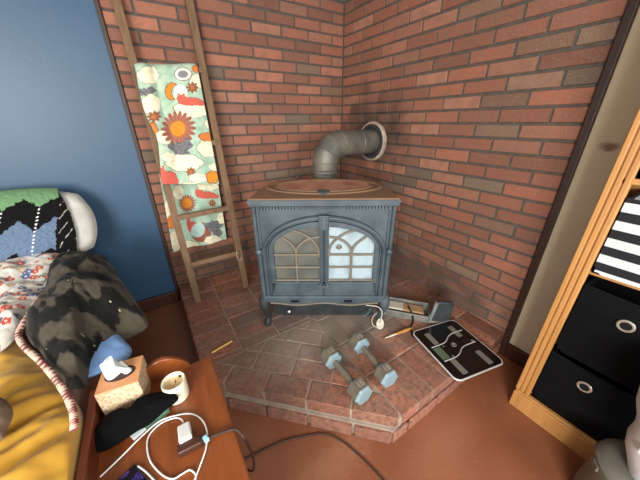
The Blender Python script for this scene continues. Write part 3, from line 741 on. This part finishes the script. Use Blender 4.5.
def crochet(p):
    z = (p-PC).dot(PUv); xo = p.x-.25*z; x = p.x-.36*z; zz = abs(((x+2.02)/.125) % 1-.5)*2    # 0..1 zigzag
    zig = .045*zz
    e = .012*fbm(x*60, z*60, 2)
    dist = abs(((x+2.08)/.155) % 1)
    if z > .128-zig+e: c = GREEN
    elif z > .030-zig*1.3+e: c = BLK
    elif z > -.115+zig*-.9+e: c = BLUE
    else: c = BLK
    if c is BLUE: c = mixc(BLUE, lin((90, 110, 138)), max(0, min(1, .4+fbm(x*90, z*90))))
    dd = min(abs(((x+2.02)/.125) % 1-.0), abs(((x+2.02)/.125) % 1-1))*.125
    if c is not GREEN and dd < .0032 and (z/.017) % 1 < .45 and z < .12: c = WHT
    if xo > -1.95+.01*fbm(z*30, 1): 
        c = BLK
        if abs(((xo*1.0-z*.6)/.041) % 1-.5) < .035 and xo > -1.94 and fbm(xo*25, z*25, 4) > -.1: c = lin((190, 186, 176))
    return c
b = MB()
b.grid(330, 150, lambda u, v: pill(-.9+u*(1.745), -.98+1.96*v, 1, off=.010)+PNv*(.003*fbm(u*60, v*24, 5)), lambda u, v: crochet(pill(-.9+u*1.745, -.98+1.96*v, 1, off=.01)))
tag(b.build('crochet_throw', M_yarn, smooth=True, angle=180, solid=.006, offset=1), 'zigzag crochet throw in green, black and dusty blue over the white pillow', 'blanket')

# mustard duvet
EDGE = [Vector(p) for p in ((-2.11, -.70, .57), (-2.055, -.777, .575), (-1.956, -.949, .565), (-1.885, -1.10, .555), (-1.845, -1.19, .55), (-1.829, -1.26, .55), (-1.828, -1.34, .55), (-1.828, -1.45, .55), (-1.828, -1.7, .55), (-1.828, -2.3, .55))]
ES = spline(EDGE, 8)
def duvet_pt(u, v):
    i = v*(len(ES)-1); k = min(int(i), len(ES)-2); e = ES[k].lerp(ES[k+1], i-k)
    L0 = Vector((-2.93, e.y-.22*(1-v)+.0, .575))
    if u < .86:
        t = u/.86; p = L0.lerp(e, t)
        f = .5*math.sin((p.y-p.x*.55)*95+1.6*fbm(p.x*5, p.y*6, 1))+.7*math.sin((p.y-p.x*.3)*52+2*fbm(p.x*4, p.y*6, 9))
        amp = .0045*min(1, max(0, (-1.05-p.y)/.15))+.0008
        dome = .05*math.sin(t*math.pi*.5+.0)*(1-t**6)
        z = p.z+dome*.8+f*amp*3.4*(1-t**24)+.018*fbm(p.x*8, p.y*8, 4)
        if t > .9: z -= .02*((t-.9)/.1)**2
        return Vector((p.x, p.y, z))
    t = (u-.86)/.14; p = Vector((e.x, e.y, e.z-.02))
    return Vector((p.x+.004*math.sin(t*3)-.02*t*0, p.y, p.z-.085*t))
b = MB(); b.grid(150, 420, duvet_pt)
tag(b.build('duvet', M_mustard, smooth=True, angle=180, solid=.014, offset=-1), 'rumpled mustard yellow duvet spread over the bed beside the nightstand', 'duvet')
# red and white braid along the duvet border
BP = spline([px(*p) for p in ((39, 298, 2, .665), (30, 312, 2, .655), (19, 332, 2, .64), (23, 345, 2, .63), (39, 360, 2, .618), (55, 378, 2, .60), (65, 393, 2, .588), (72, 408, 2, .578), (74, 420, 2, .57), (74, 430, 2, .56))], 30)
REDB = lin((122, 34, 34)); PKW = lin((222, 190, 170))
b = MB(); b.tube(BP, .0088, 14, col=lambda i, k: REDB if math.sin(i*.55+k*.45)*math.sin(i*.55-k*.45+1)+.5*math.sin(i*.21) > 0 else PKW, squash=.8)
tag(b.build('braid_trim', M_fab, smooth=True), 'dark red and white braided trim lying along the mustard duvet edge', 'trim')
# floral quilt
FL = []; rf = random.Random(3)
for i in range(950): FL.append((rf.uniform(-2.75, -1.8), rf.uniform(-1.0, .0), rf.choice([(190, 50, 44), (206, 80, 52), (64, 96, 148), (92, 128, 108), (120, 116, 120), (188, 168, 140), (58, 70, 100)]), rf.uniform(.009, .017)))
FLG = {}
for f in FL: FLG.setdefault((int(f[0]*25), int(f[1]*25)), []).append(f)
FBASE = lin((222, 216, 206))
def floral(p, a=0, r=0):
    c = mixc(FBASE, lin((206, 188, 164)), max(0, min(1, fbm(p.x*9, p.y*9, 2)*1.4)))
    i, j = int(p.x*25), int(p.y*25)
    for di in (-1, 0, 1):
        for dj in (-1, 0, 1):
            for fx, fy, fcol, fr in FLG.get((i+di, j+dj), ()):
                dx, dy = p.x-fx, p.y-fy; q = math.hypot(dx, dy); an = math.atan2(dy, dx)
                if q < fr*(.7+.3*abs(math.sin(2.5*an))): c = lin(fcol) if q > fr*.3 else lin((230, 206, 170))
    return c
FO = [px(*p) for p in ((-45, 290, 2, .60), (-20, 268, 2, .63), (8, 262, 2, .645), (36, 256, 2, .655), (62, 253, 2, .655), (62, 272, 2, .62), (46, 298, 2, .61), (30, 316, 2, .60), (17, 336, 2, .595), (0, 352, 2, .59), (-30, 365, 2, .58), (-60, 340, 2, .58))]
tag(soft('floral_quilt', FO, .055, .03, M_fab, floral, nr=70, dens=26, wr=.03, wf=6), 'white floral quilt corner with red and blue blossoms folded over the duvet', 'quilt')

# black bat fleece pillow
FP = [px(*p) for p in ((64, 262, 2, .66), (88, 256, 2, .64), (108, 262, 2, .61), (122, 282, 2, .57), (137, 304, 2, .53), (148, 322, 2, .505), (143, 331, 2, .495), (126, 340, 2, .50), (112, 356, 2, .50), (97, 372, 2, .50), (82, 389, 2, .53), (62, 382, 2, .56), (44, 357, 2, .58), (28, 338, 2, .595), (31, 320, 2, .61), (43, 300, 2, .63), (54, 278, 2, .65))]
FG = lin((76, 69, 58)); FB = lin((13, 12, 12))
fcx = sum(FP, Vector())/len(FP)
EYES = [px(79, 297, 2, .66), px(85, 333, 2, .62), px(42, 349, 2, .62), px(120, 318, 2, .56)]
def fleece(p, a=0, r=0):
    q = p-fcx; u = q.x*17+q.y*6; v = q.y*17-q.x*6
    n = math.sin(v*2.6+.9*math.sin(u*3.3)+1.2*fbm(u*.8, v*.8, 2))+.5*abs(math.sin(u*4.5))*1.0+.9*fbm(u*2.2, v*2.2, 7)
    c = mixc(FG, FB, max(0, min(1, (n-.1)*2.5)))
    c = mixc(c, lin((44, 42, 39)), .15+.2*max(0, fbm(u*5, v*5, 1)))
    x, y = project(p)
    for e in ((77.5, 297), (80.5, 297), (83.5, 333), (86.5, 334), (40.5, 349), (44, 350)):
        pass
    for E_ in EYES:
        for sx in (-.009, .009):
            if (p.xy-E_.xy-Vector((sx, -sx*.6))).length < .0022: c = lin((200, 206, 160))
    return c
fp = soft('fleece_cushion', FP, .135, .02, M_fleece, fleece, nr=110, dens=22, wr=.05, wf=5.5, sq=.55, seed=3, fold=.012)
tag(fp, 'plump black and olive fleece cushion printed with bats at the bed edge', 'cushion')
# pale blue pillow corner below the fleece cushion
BP_ = [px(*p) for p in ((94, 372, 2, .53), (102, 350, 2, .54), (113, 331, 2, .535), (124, 340, 2, .525), (132, 352, 2, .515), (117, 366, 2, .52))]
BP_ += [Vector((-1.90, -1.10, .535)), Vector((-1.95, -.95, .54))]
tag(soft('blue_pillow', BP_, .02, .02, mat('pale_blue_cloth', (120, 160, 214), .8), nr=16, dens=6, wr=.01), 'corner of a pale blue pillow poking out under the fleece cushion', 'pillow')
TB = [px(*p) for p in ((-25, 400, 2, .60), (0, 398, 2, .61), (10, 405, 2, .61), (13, 415, 2, .61), (6, 432, 2, .605), (0, 442, 2, .60), (-25, 450, 2, .6))]
tag(soft('taupe_blanket', TB, .03, .005, mat('taupe_cloth', (128, 106, 84), .9, noise_amt=.4, noise_scale=20), nr=14, dens=6, wr=.02), 'crumpled taupe blanket corner on the mustard duvet', 'blanket')

# ------------------------------------------------------------------ nightstand
TZ = .45; TX0, TX1, TY0, TY1 = -1.812, -1.474, -1.80, -1.150
ns = empty('nightstand', ((TX0+TX1)/2, (TY0+TY1)/2, 0), 0, 'reddish brown wooden nightstand with raised edges between the bed and the hearth', 'nightstand')
no = Vector(((TX0+TX1)/2, (TY0+TY1)/2, 0))
def nb(mb, x0, x1, y0, y1, z0, z1): mb.box(((x0+x1)/2-no.x, (y0+y1)/2-no.y, (z0+z1)/2), (x1-x0, y1-y0, z1-z0))
b = MB(); nb(b, TX0, TX1, TY0, TY1, TZ-.022, TZ); b.build('top', M_cherry, ns, bevel=.004)
b = MB(); nb(b, TX0-.006, TX0+.014, TY0, TY1-.002, TZ-.02, TZ+.065); b.build('side_rail', M_cherry_d, ns, bevel=.004)
b = MB()
ar = [(-1.80, TZ-.01), (-1.80, TZ+.045), (-1.76, TZ+.05)]
for i in range(15):
    t = i/14; x = -1.70+.155*t; ar.append((x, TZ+.008+.072*math.sin(math.pi*(.08+.92*t)) ** .8 if t < 1 else TZ+.004))
ar += [(-1.545, TZ-.01)]
b.prism([(x-no.x, z) for x, z in ar], TY1-.012-no.y, TY1+.006-no.y, XZ); b.build('arched_gallery', M_cherry, ns, bevel=.004, smooth=True)
b = MB()
nb(b, TX0+.025, TX1-.025, TY0+.03, TY0+.045, TZ-.11, TZ-.022); nb(b, TX0+.025, TX1-.025, TY1-.045, TY1-.03, TZ-.11, TZ-.022)
nb(b, TX0+.025, TX0+.04, TY0+.03, TY1-.03, TZ-.11, TZ-.022); nb(b, TX1-.04, TX1-.025, TY0+.03, TY1-.03, TZ-.11, TZ-.022); b.build('apron', M_cherry_d, ns, bevel=.002)
for x in (TX0+.035, TX1-.045):
    for y in (TY0+.045, TY1-.045):
        b = MB(); b.box((x-no.x, y-no.y, (TZ-.022)/2), (.04, .04, TZ-.022)); b.build('leg', M_cherry_d, ns, bevel=.004)

# tissue box
tb_ = empty('tissue_box', (-1.727, -1.184, TZ), R(-8), 'cube tissue box with speckled sides and a peach top on the nightstand', 'tissue box')
sp = mat('speckled_card', (214, 190, 156), .8, noise_amt=.9, noise_scale=130, col2=(168, 140, 106), ramp=(.45, .6), detail=2)
b = MB(); b.box((0, 0, .0535), (.107, .107, .107)); b.m = 1; b.box((0, 0, .1085), (.1075, .1075, .003)); b.build('box', [sp, mat('peach_card', (222, 158, 108), .7, noise_amt=.15, noise_scale=10)], tb_, bevel=.0015)
b = MB(); b.prism([(.040*math.cos(i/32*2*math.pi), .026*math.sin(i/32*2*math.pi)) for i in range(32)], .1095, .1112); b.build('opening', mat('opening_dark', (62, 40, 36), .9), tb_)
b = MB()
def tis(u, v):
    a = (u-.5)*2; wd = .033*(1-v)+.018*v
    return (a*wd-.016*v, .015*math.sin(a*2.6+v)*(1-.3*v)-.004*v+.008*math.sin(a*5)*v, .106+.074*v*(1-.15*a*a)-.014*max(0, a)*v)
b.grid(25, 15, tis); b.grid(25, 15, lambda u, v: (lambda p: (p[0]*.8+.006, -p[1]+.004, .110+(p[2]-.110)*.7))(tis(u, v)))
b.build('tissue', mat('tissue_white', (226, 236, 236), .9, bump=.2, bump_scale=60), tb_, smooth=True, angle=180, solid=.001)

# candle jar
cj = empty('candle_jar', (-1.598, -1.264, TZ), 0, 'small cream ceramic candle jar with used wax beside the tissue box', 'candle')
b = MB(); b.lathe([(.028, 0), (.0325, .003), (.0335, .01), (.0345, .071), (.033, .074), (.0285, .072), (.028, .03), (.0, .03)], 36, caps=False); b.lathe([(0, 0), (.03, 0)], 36, caps=False); b.build('jar', mat('cream_ceramic', (222, 220, 192), .35), cj, smooth=True)
b = MB(); b.lathe([(.0, .058), (.018, .057), (.0283, .060)], 28, caps=False); b.build('wax', mat('old_wax', (222, 192, 148), .5, noise_amt=.6, noise_scale=40, col2=(196, 160, 116)), cj, smooth=True)
b = MB(); b.tube([(.004, .004, .057), (.006, .006, .066)], .0015, 6); b.box((.02, .018, .062), (.008, .006, .006)); b.build('wick', M_black, cj)

# sleep mask lying over the small things
MP = [px(*p) for p in ((88, 452, 2, .468), (90, 437, 2, .478), (104, 419, 2, .49), (118, 410, 2, .497), (130, 410, 2, .497), (140, 399, 2, .50), (158, 393, 2, .502), (175, 394, 2, .50), (178, 400, 2, .494), (166, 410, 2, .485), (150, 424, 2, .478), (136, 432, 2, .475), (118, 444, 2, .468), (102, 452, 2, .464))]
tag(soft('sleep_mask', MP, .028, .010, M_blackcloth, nr=24, dens=8, wr=.006, wf=14), 'padded black sleep mask lying against the tissue box', 'sleep mask')
b = MB(); p = px(140, 431, 2, TZ); b.box((p.x, p.y, TZ+.004), (.045, .028, .006), Matrix.Rotation(R(26), 3, 'Z')); tag(b.build('sachet', mat('white_paper', (220, 232, 232), .6), bevel=.002), 'small white sachet sticking out under the black sleep mask', 'sachet')
gb = empty('carton', (-1.662, -1.306, TZ), R(22), 'small green printed carton under the right end of the sleep mask', 'carton')
b = MB(); b.box((0, 0, .011), (.066, .030, .022)); b.build('box', mat('green_card', (70, 104, 84), .6, noise_amt=.5, noise_scale=160, col2=(120, 150, 130), ramp=(.5, .6), detail=1), gb, bevel=.001)
p = px(92, 437, 2, TZ)
b = MB(); b.box((p.x-.004, p.y+.01, TZ+.010), (.045, .075, .020), Matrix.Rotation(R(10), 3, 'Z')); tag(b.build('glasses_case', mat('case_black', (22, 20, 20), .4), bevel=.008, segs=3, smooth=True), 'small dark case beside the left rail of the nightstand', 'case')

# phone
ph = empty('phone', px(128, 482, 2, TZ), R(26), 'dark phone with a purple lit screen at the front of the nightstand', 'phone')
b = MB(); b.box((-.01, -.028, .004), (.076, .10, .008)); b.build('body', M_black, ph, bevel=.006, segs=3)
b = MB(); b.box((-.01, -.028, .0083), (.068, .092, .0006)); b.build('screen', mat('phone_screen', (10, 9, 18), .15, noise_amt=1, noise_scale=50, col2=(84, 60, 150), ramp=(.55, .7)), ph)

# charger, extension lead and cables
pl = px(180, 447, 2, TZ)
ec = empty('extension_lead', (pl.x, pl.y, TZ), 0, 'brown extension lead with a socket head on the nightstand trailing onto the floor', 'cord')
def loc(x, y, z): q = px(x, y, 2, z); return Vector((q.x-pl.x, q.y-pl.y, q.z-TZ))
a = loc(178, 452, TZ+.014); c = loc(202, 440, TZ+.014)
M_brn = mat('brown_plastic', (66, 36, 24), .45)
b = MB(); b.bar(a, c, .026, .024); b.build('socket_head', M_brn, ec, bevel=.005, segs=3, smooth=True)
b = MB()
route = [c, loc(212, 436, TZ+.010), loc(230, 430, TZ+.008), Vector((TX1+.006-pl.x, px(242, 428, 2, TZ+.006).y-pl.y, .006)), Vector((TX1+.02-pl.x, px(246, 430, 2, TZ).y-pl.y-.012, -.03)), Vector((TX1+.035-pl.x, -1.46-pl.y, -.20)), Vector((TX1+.03-pl.x, -1.40-pl.y, -.38)), loc(240, 463, .006), loc(262, 451, .005), loc(284, 441, .005), loc(306, 436, .005), loc(326, 434, .005), loc(342, 441, .005), loc(358, 454, .005), loc(378, 474, .005), loc(396, 495, .005)]
b.tube(spline(route, 8), .0038, 8); b.build('lead', mat('lead_brown', (56, 36, 28), .5), ec, smooth=True)
b = MB(); q = loc(206, 439, TZ+.016); b.box(q, (.012, .016, .016), Matrix.Rotation(R(20), 3, 'Z')); b.build('blue_tag', mat('blue_tape', (150, 200, 216), .6), ec, bevel=.002)
uc = empty('charger', (pl.x, pl.y, TZ), 0, 'white phone charger plugged into the brown socket with looping white cable', 'charger')
a = loc(186, 441, TZ+.026); c = loc(184, 426, TZ+.020)
b = MB(); b.bar(a, c, .032, .024); b.build('plug', M_plastic_w, uc, bevel=.004, segs=3, smooth=True)
b = MB(); rt = [c, loc(182, 420, TZ+.016), loc(175, 418, TZ+.008), loc(160, 424, TZ+.006), loc(148, 438, TZ+.004), loc(149, 458, TZ+.004), loc(160, 473, TZ+.004), loc(172, 479, TZ+.004), loc(182, 474, TZ+.004), loc(190, 470, TZ+.004), loc(196, 476, TZ+.004), loc(192, 486, TZ+.004)]
rt2 = [loc(192, 486, TZ+.004), loc(200, 466, TZ+.007), loc(206, 448, TZ+.011), loc(207, 432, TZ+.010), loc(202, 420, TZ+.008), loc(192, 414, TZ+.007), loc(178, 415, TZ+.009), loc(160, 421, TZ+.012), loc(142, 436, TZ+.014), loc(120, 458, TZ+.008), loc(100, 477, TZ+.004)]
b.tube(spline(rt, 8), .0021, 7); b.tube(spline(rt2, 8), .0021, 7)
b.tube(spline([loc(138, 466, TZ+.006), loc(146, 472, TZ+.004), loc(156, 482, TZ+.004)], 6), .0021, 7); b.build('cable', M_plastic_w, uc, smooth=True)

# ------------------------------------------------------------------ dumbbells
def dumbbell(loc_, rz, label):
    e = empty('hex_dumbbell', loc_, rz, label, 'dumbbell', 'hex dumbbells on the hearth')
    return e
def hexhead(mb, y0, y1, r):
    n = 6; a0 = 0
    prof = [(y0, r*.86), (y0+.010*(1 if y1 > y0 else -1), r), (y1-.010*(1 if y1 > y0 else -1), r), (y1, r*.86)]
    vs = []; 
    for y, rr in prof:
        for k in range(6):
            a = a0+k*math.pi/3; vs.append((rr*math.cos(a), y, rr*math.sin(a)+.0433))
    fs = []; mi = []
    for i in range(3):
        for k in range(6): fs.append((i*6+k, i*6+(k+1) % 6, (i+1)*6+(k+1) % 6, (i+1)*6+k))
    return vs, fs
HR = .050
d1 = dumbbell((-.957, -1.326, HZ), R(1), 'grey hex dumbbell nearer the cut-off front edge of the hearth, left of its twin')
def head(parent, y0, y1):
    b = MB(); vs, fs = hexhead(b, y0, y1, HR); b.m = 0; b.add(vs, fs[6:12]); 
    b.m = 1; b.add(vs, fs[0:6]+fs[12:18]+[tuple(range(5, -1, -1)), tuple(range(18, 24))])
    return b.build('head', [M_db, M_db_end], parent, bevel=.002)
h1 = head(d1, -.143, -.073); h2 = head(d1, .073, .143)
b = MB(); b.tube([(0, y, .0433) for y in (-.09, -.06, -.03, 0, .03, .06, .09)], [.013, .0135, .0155, .0165, .0155, .0135, .013], 16); b.build('handle', M_db, d1, smooth=True)
M_num = mat('worn_number', (160, 153, 138), .7)
for hh, yy in ((h1, -.108), (h2, .108)):
    text_mesh('number', '15', .036, M_num, hh, Matrix.Translation((0, yy, .0433+HR*.866+.0006))@Matrix.Rotation(R(180)*0, 4, 'Z'))
def copy_tree(o, parent=None):
    c = o.copy(); COL.objects.link(c)
    if parent is not None: c.parent = parent
    for ch in [q for q in bpy.data.objects if q.parent == o]: copy_tree(ch, c)
    return c
d2 = copy_tree(d1); d2.location = (-.790, -1.332, HZ); d2.rotation_euler = (0, 0, R(-6))
d2['label'] = 'grey hex dumbbell lying nearer the bathroom scale, right of its twin'

# ------------------------------------------------------------------ bathroom scale
sa = R(-13); 
bs = empty('bathroom_scale', (-.353, -1.508, HZ), sa, 'black glass bathroom scale overhanging the hearth edge beside the bookcase', 'scale')
def rrect(w, h, r, n=6):
    pts = []
    for cx, cy, a0 in ((w/2-r, h/2-r, 0), (-w/2+r, h/2-r, 90), (-w/2+r, -h/2+r, 180), (w/2-r, -h/2+r, 270)):
        for i in range(n+1): a = R(a0+90*i/n); pts.append((cx+r*math.cos(a), cy+r*math.sin(a)))
    return pts
SW, SH = .300, .328
b = MB(); b.prism(rrect(SW, SH, .03), .014, .022); b.build('glass_plate', M_glassblk, bs, bevel=.001)
b = MB(); P = [(x, y, .0185) for x, y in rrect(SW+.003, SH+.003, .031)]; b.tube(P+[P[0]], .0042, 6); b.build('silver_rim', mat('silver_rim', (214, 214, 212), .35, metal=.3), bs, smooth=True)
b = MB(); b.prism(rrect(SW-.05, SH-.05, .03), .008, .014)
b.build('underside', M_black, bs)
for x in (-.11, .11):
    for y in (-.085, .125):
        b = MB(); b.lathe([(.016, 0), (.016, .009)], 16, Matrix.Translation((x, y, 0))); b.build('foot', M_black, bs)
M_el = mat('electrode', (134, 130, 122), .4, metal=.3)
for x, y in ((-.082, .085), (.082, .085), (-.082, -.105), (.082, -.105)):
    b = MB(); b.prism([(x+dx, y+dy) for dx, dy in rrect(.032, .085, .004, 3)], .0221, .0229); b.build('electrode', M_el, bs)
for yy, sgn in ((.056, 1), (-.036, -1)):
    b = MB(); pts = [(-.125+.25*i/30, yy+.022*math.tanh((i-15)/4)*1, .0235) for i in range(31)]; b.tube(pts, .0026, 6); b.build('wave_line', mat('silver_line', (206, 206, 204), .4, metal=.2), bs, smooth=True)
b = MB(); b.prism([(x-.103, y-.012) for x, y in rrect(.045, .075, .003, 3)], .0221, .0227); b.build('display', mat('lcd', (92, 108, 84), .3), bs)
M_mk = mat('mark_grey', (150, 150, 150), .5)
b = MB(); b.tube([(.012*math.cos(2*math.pi*i/20), .012*math.sin(2*math.pi*i/20)+.010, .0226) for i in range(21)], .0016, 6); b.lathe([(.005, .0222), (.005, .0228)], 12, Matrix.Translation((0, .010, 0))); b.build('round_mark', M_mk, bs)
for x, y, r in ((.118, -.005, .009), (-.06, -.045, .004), (-.06, .02, .004)):
    b = MB(); b.lathe([(r, .0222), (r, .0228)], 14, Matrix.Translation((x, y, 0))); b.build('printed_mark', M_mk, bs)

# ------------------------------------------------------------------ fireplace bits
pa = empty('ash_pan', (-.345, -1.165, HZ), R(-50), 'ashy grey metal ash pan with a pale tan patch lying right of the stove', 'ash pan')
M_pan = mat('ashy_metal', (104, 106, 102), .5, metal=.2, noise_amt=.8, noise_scale=14, col2=(146, 142, 130))
b = MB(); W_, D_, H_ = .27, .11, .065
b.box((0, 0, .003), (W_, D_, .006)); b.box((0, D_/2, H_/2), (W_, .006, H_)); b.box((0, -D_/2, H_*.36), (W_, .006, H_*.72)); b.box((-W_/2, 0, H_/2), (.006, D_, H_)); b.box((W_/2, 0, H_/2), (.006, D_, H_))
b.build('pan', M_pan, pa, bevel=.003)
b = MB(); b.box((.02, .0, .046), (.17, .07, .012)); b.m = 1; b.box((-.06, 0, .048), (.09, .072, .012)); b.build('wood_patch', [mat('tan_wood', (170, 136, 98), .7, noise_amt=.5, noise_scale=18, col2=(136, 102, 70)), mat('pale_ash', (188, 182, 168), .9)], pa, bevel=.004)
br_ = empty('hearth_brush', px(429, 322, 2, HZ), R(-38), 'upright dark grey hearth brush with pale bristles leaning beside the ash pan', 'brush')
b = MB(); rot = Matrix.Rotation(R(-14), 3, 'X')
b.prism([(x+.05+.12*(z+.07)*1.2, z+.088) for x, z in rrect(.105, .14, .025)], -.014, .014, XZ); b.build('brush_back', mat('smoky_plastic', (48, 53, 55), .28, noise_amt=.5, noise_scale=30, col2=(86, 94, 96)), br_, bevel=.004, smooth=True)
b = MB()
for i in range(8): b.lathe([(.0085, 0), (.0075, .012), (.006, .02)], 8, Matrix.Translation((-.005+i*.0125, 0, 0)))
b.build('bristle_tuft', mat('bristles', (170, 164, 150), .9), br_)
b = MB(); b.tube([(-.004, -.012, .012), (.018, -.012, .155)], [.008, .012], 10); b.build('silver_edge', mat('silver_edge', (150, 156, 158), .3, metal=.4), br_, smooth=True)
PKp = [px(*p) for p in ((408, 306, 2, .205), (412, 314, 2, .18), (413, 321, 2, .16), (411, 328, 2, .15), (413, 336, 2, .147), (420, 340, 2, .147), (428, 338, 2, .147))]
b = MB(); b.tube(spline(PKp, 6), .0055, 8); tag(b.build('iron_hook', M_black, smooth=True), 'bent black iron hook leaning on the ash pan beside the scale', 'hook')
t0, t1 = px(385, 338, 2, HZ+.010), px(412, 328, 2, HZ+.011)
e = empty('paint_tool', t0, 0, 'small hand tool with an orange wooden handle and pale tip on the hearth', 'tool')
dv = t1-t0
b = MB(); b.tube([dv*.38, dv*.5, dv*.7, dv*.9, dv], [.006, .0085, .0095, .008, .004], 10); b.build('handle', mat('orange_wood', (200, 138, 72), .45, noise_amt=.3, noise_scale=20), e, smooth=True)
b = MB(); b.tube([dv*0, dv*.2, dv*.4], [.003, .006, .006], 10); b.build('tip', mat('pale_tip', (196, 190, 172), .5), e, smooth=True)
# tag on a wire hung from the stove
wp = [ST+Matrix.Rotation(SA, 3, 'Z')@Vector(v) for v in ((.235, -.032, .178), (.30, -.04, .172), (.325, -.05, .14), (.318, -.055, .085))]
o = px(380, 325, 2, .165)
tg = empty('wire_tag', (o.x, o.y, HZ), 0, 'oval cream tag hanging on a pale wire from the stove right corner', 'tag')
oo = Vector((o.x, o.y, HZ))
b = MB(); b.tube(spline([p-oo for p in wp]+[Vector((0, 0, .045))], 6), .003, 7)
b.tube(spline([px(*p)-oo for p in ((385, 313, 2, .22), (377, 313, 2, .21), (372, 319, 2, .19), (373, 325, 2, .17), (378, 328, 2, .158))], 6), .0028, 7)
b.build('wire', mat('pale_wire', (184, 178, 162), .6), tg, smooth=True)
b = MB(); fz = Vector((CP.x-o.x, CP.y-o.y, .5)).normalized(); rx_ = Vector((0, 0, 1)).cross(fz).normalized(); uz = fz.cross(rx_)
b.prism([(.021*math.cos(2*math.pi*i/28), .033*math.sin(2*math.pi*i/28)) for i in range(28)], -.002, .002, lambda x, y, h: Vector((0, 0, .034))+rx_*x+uz*y+fz*h); b.build('oval_disc', mat('cream_tag', (214, 206, 182), .6, noise_amt=.4, noise_scale=60), tg)
# yellow pencil
p0, p1 = px(212, 352.5, 2, HZ+.004), px(232, 341, 2, HZ+.004)
b = MB(); b.tube([p0, p1], .0042, 6); tag(b.build('pencil', mat('pencil_yellow', (232, 194, 62), .45)), 'yellow pencil lying on the hearth behind the nightstand corner', 'pencil')
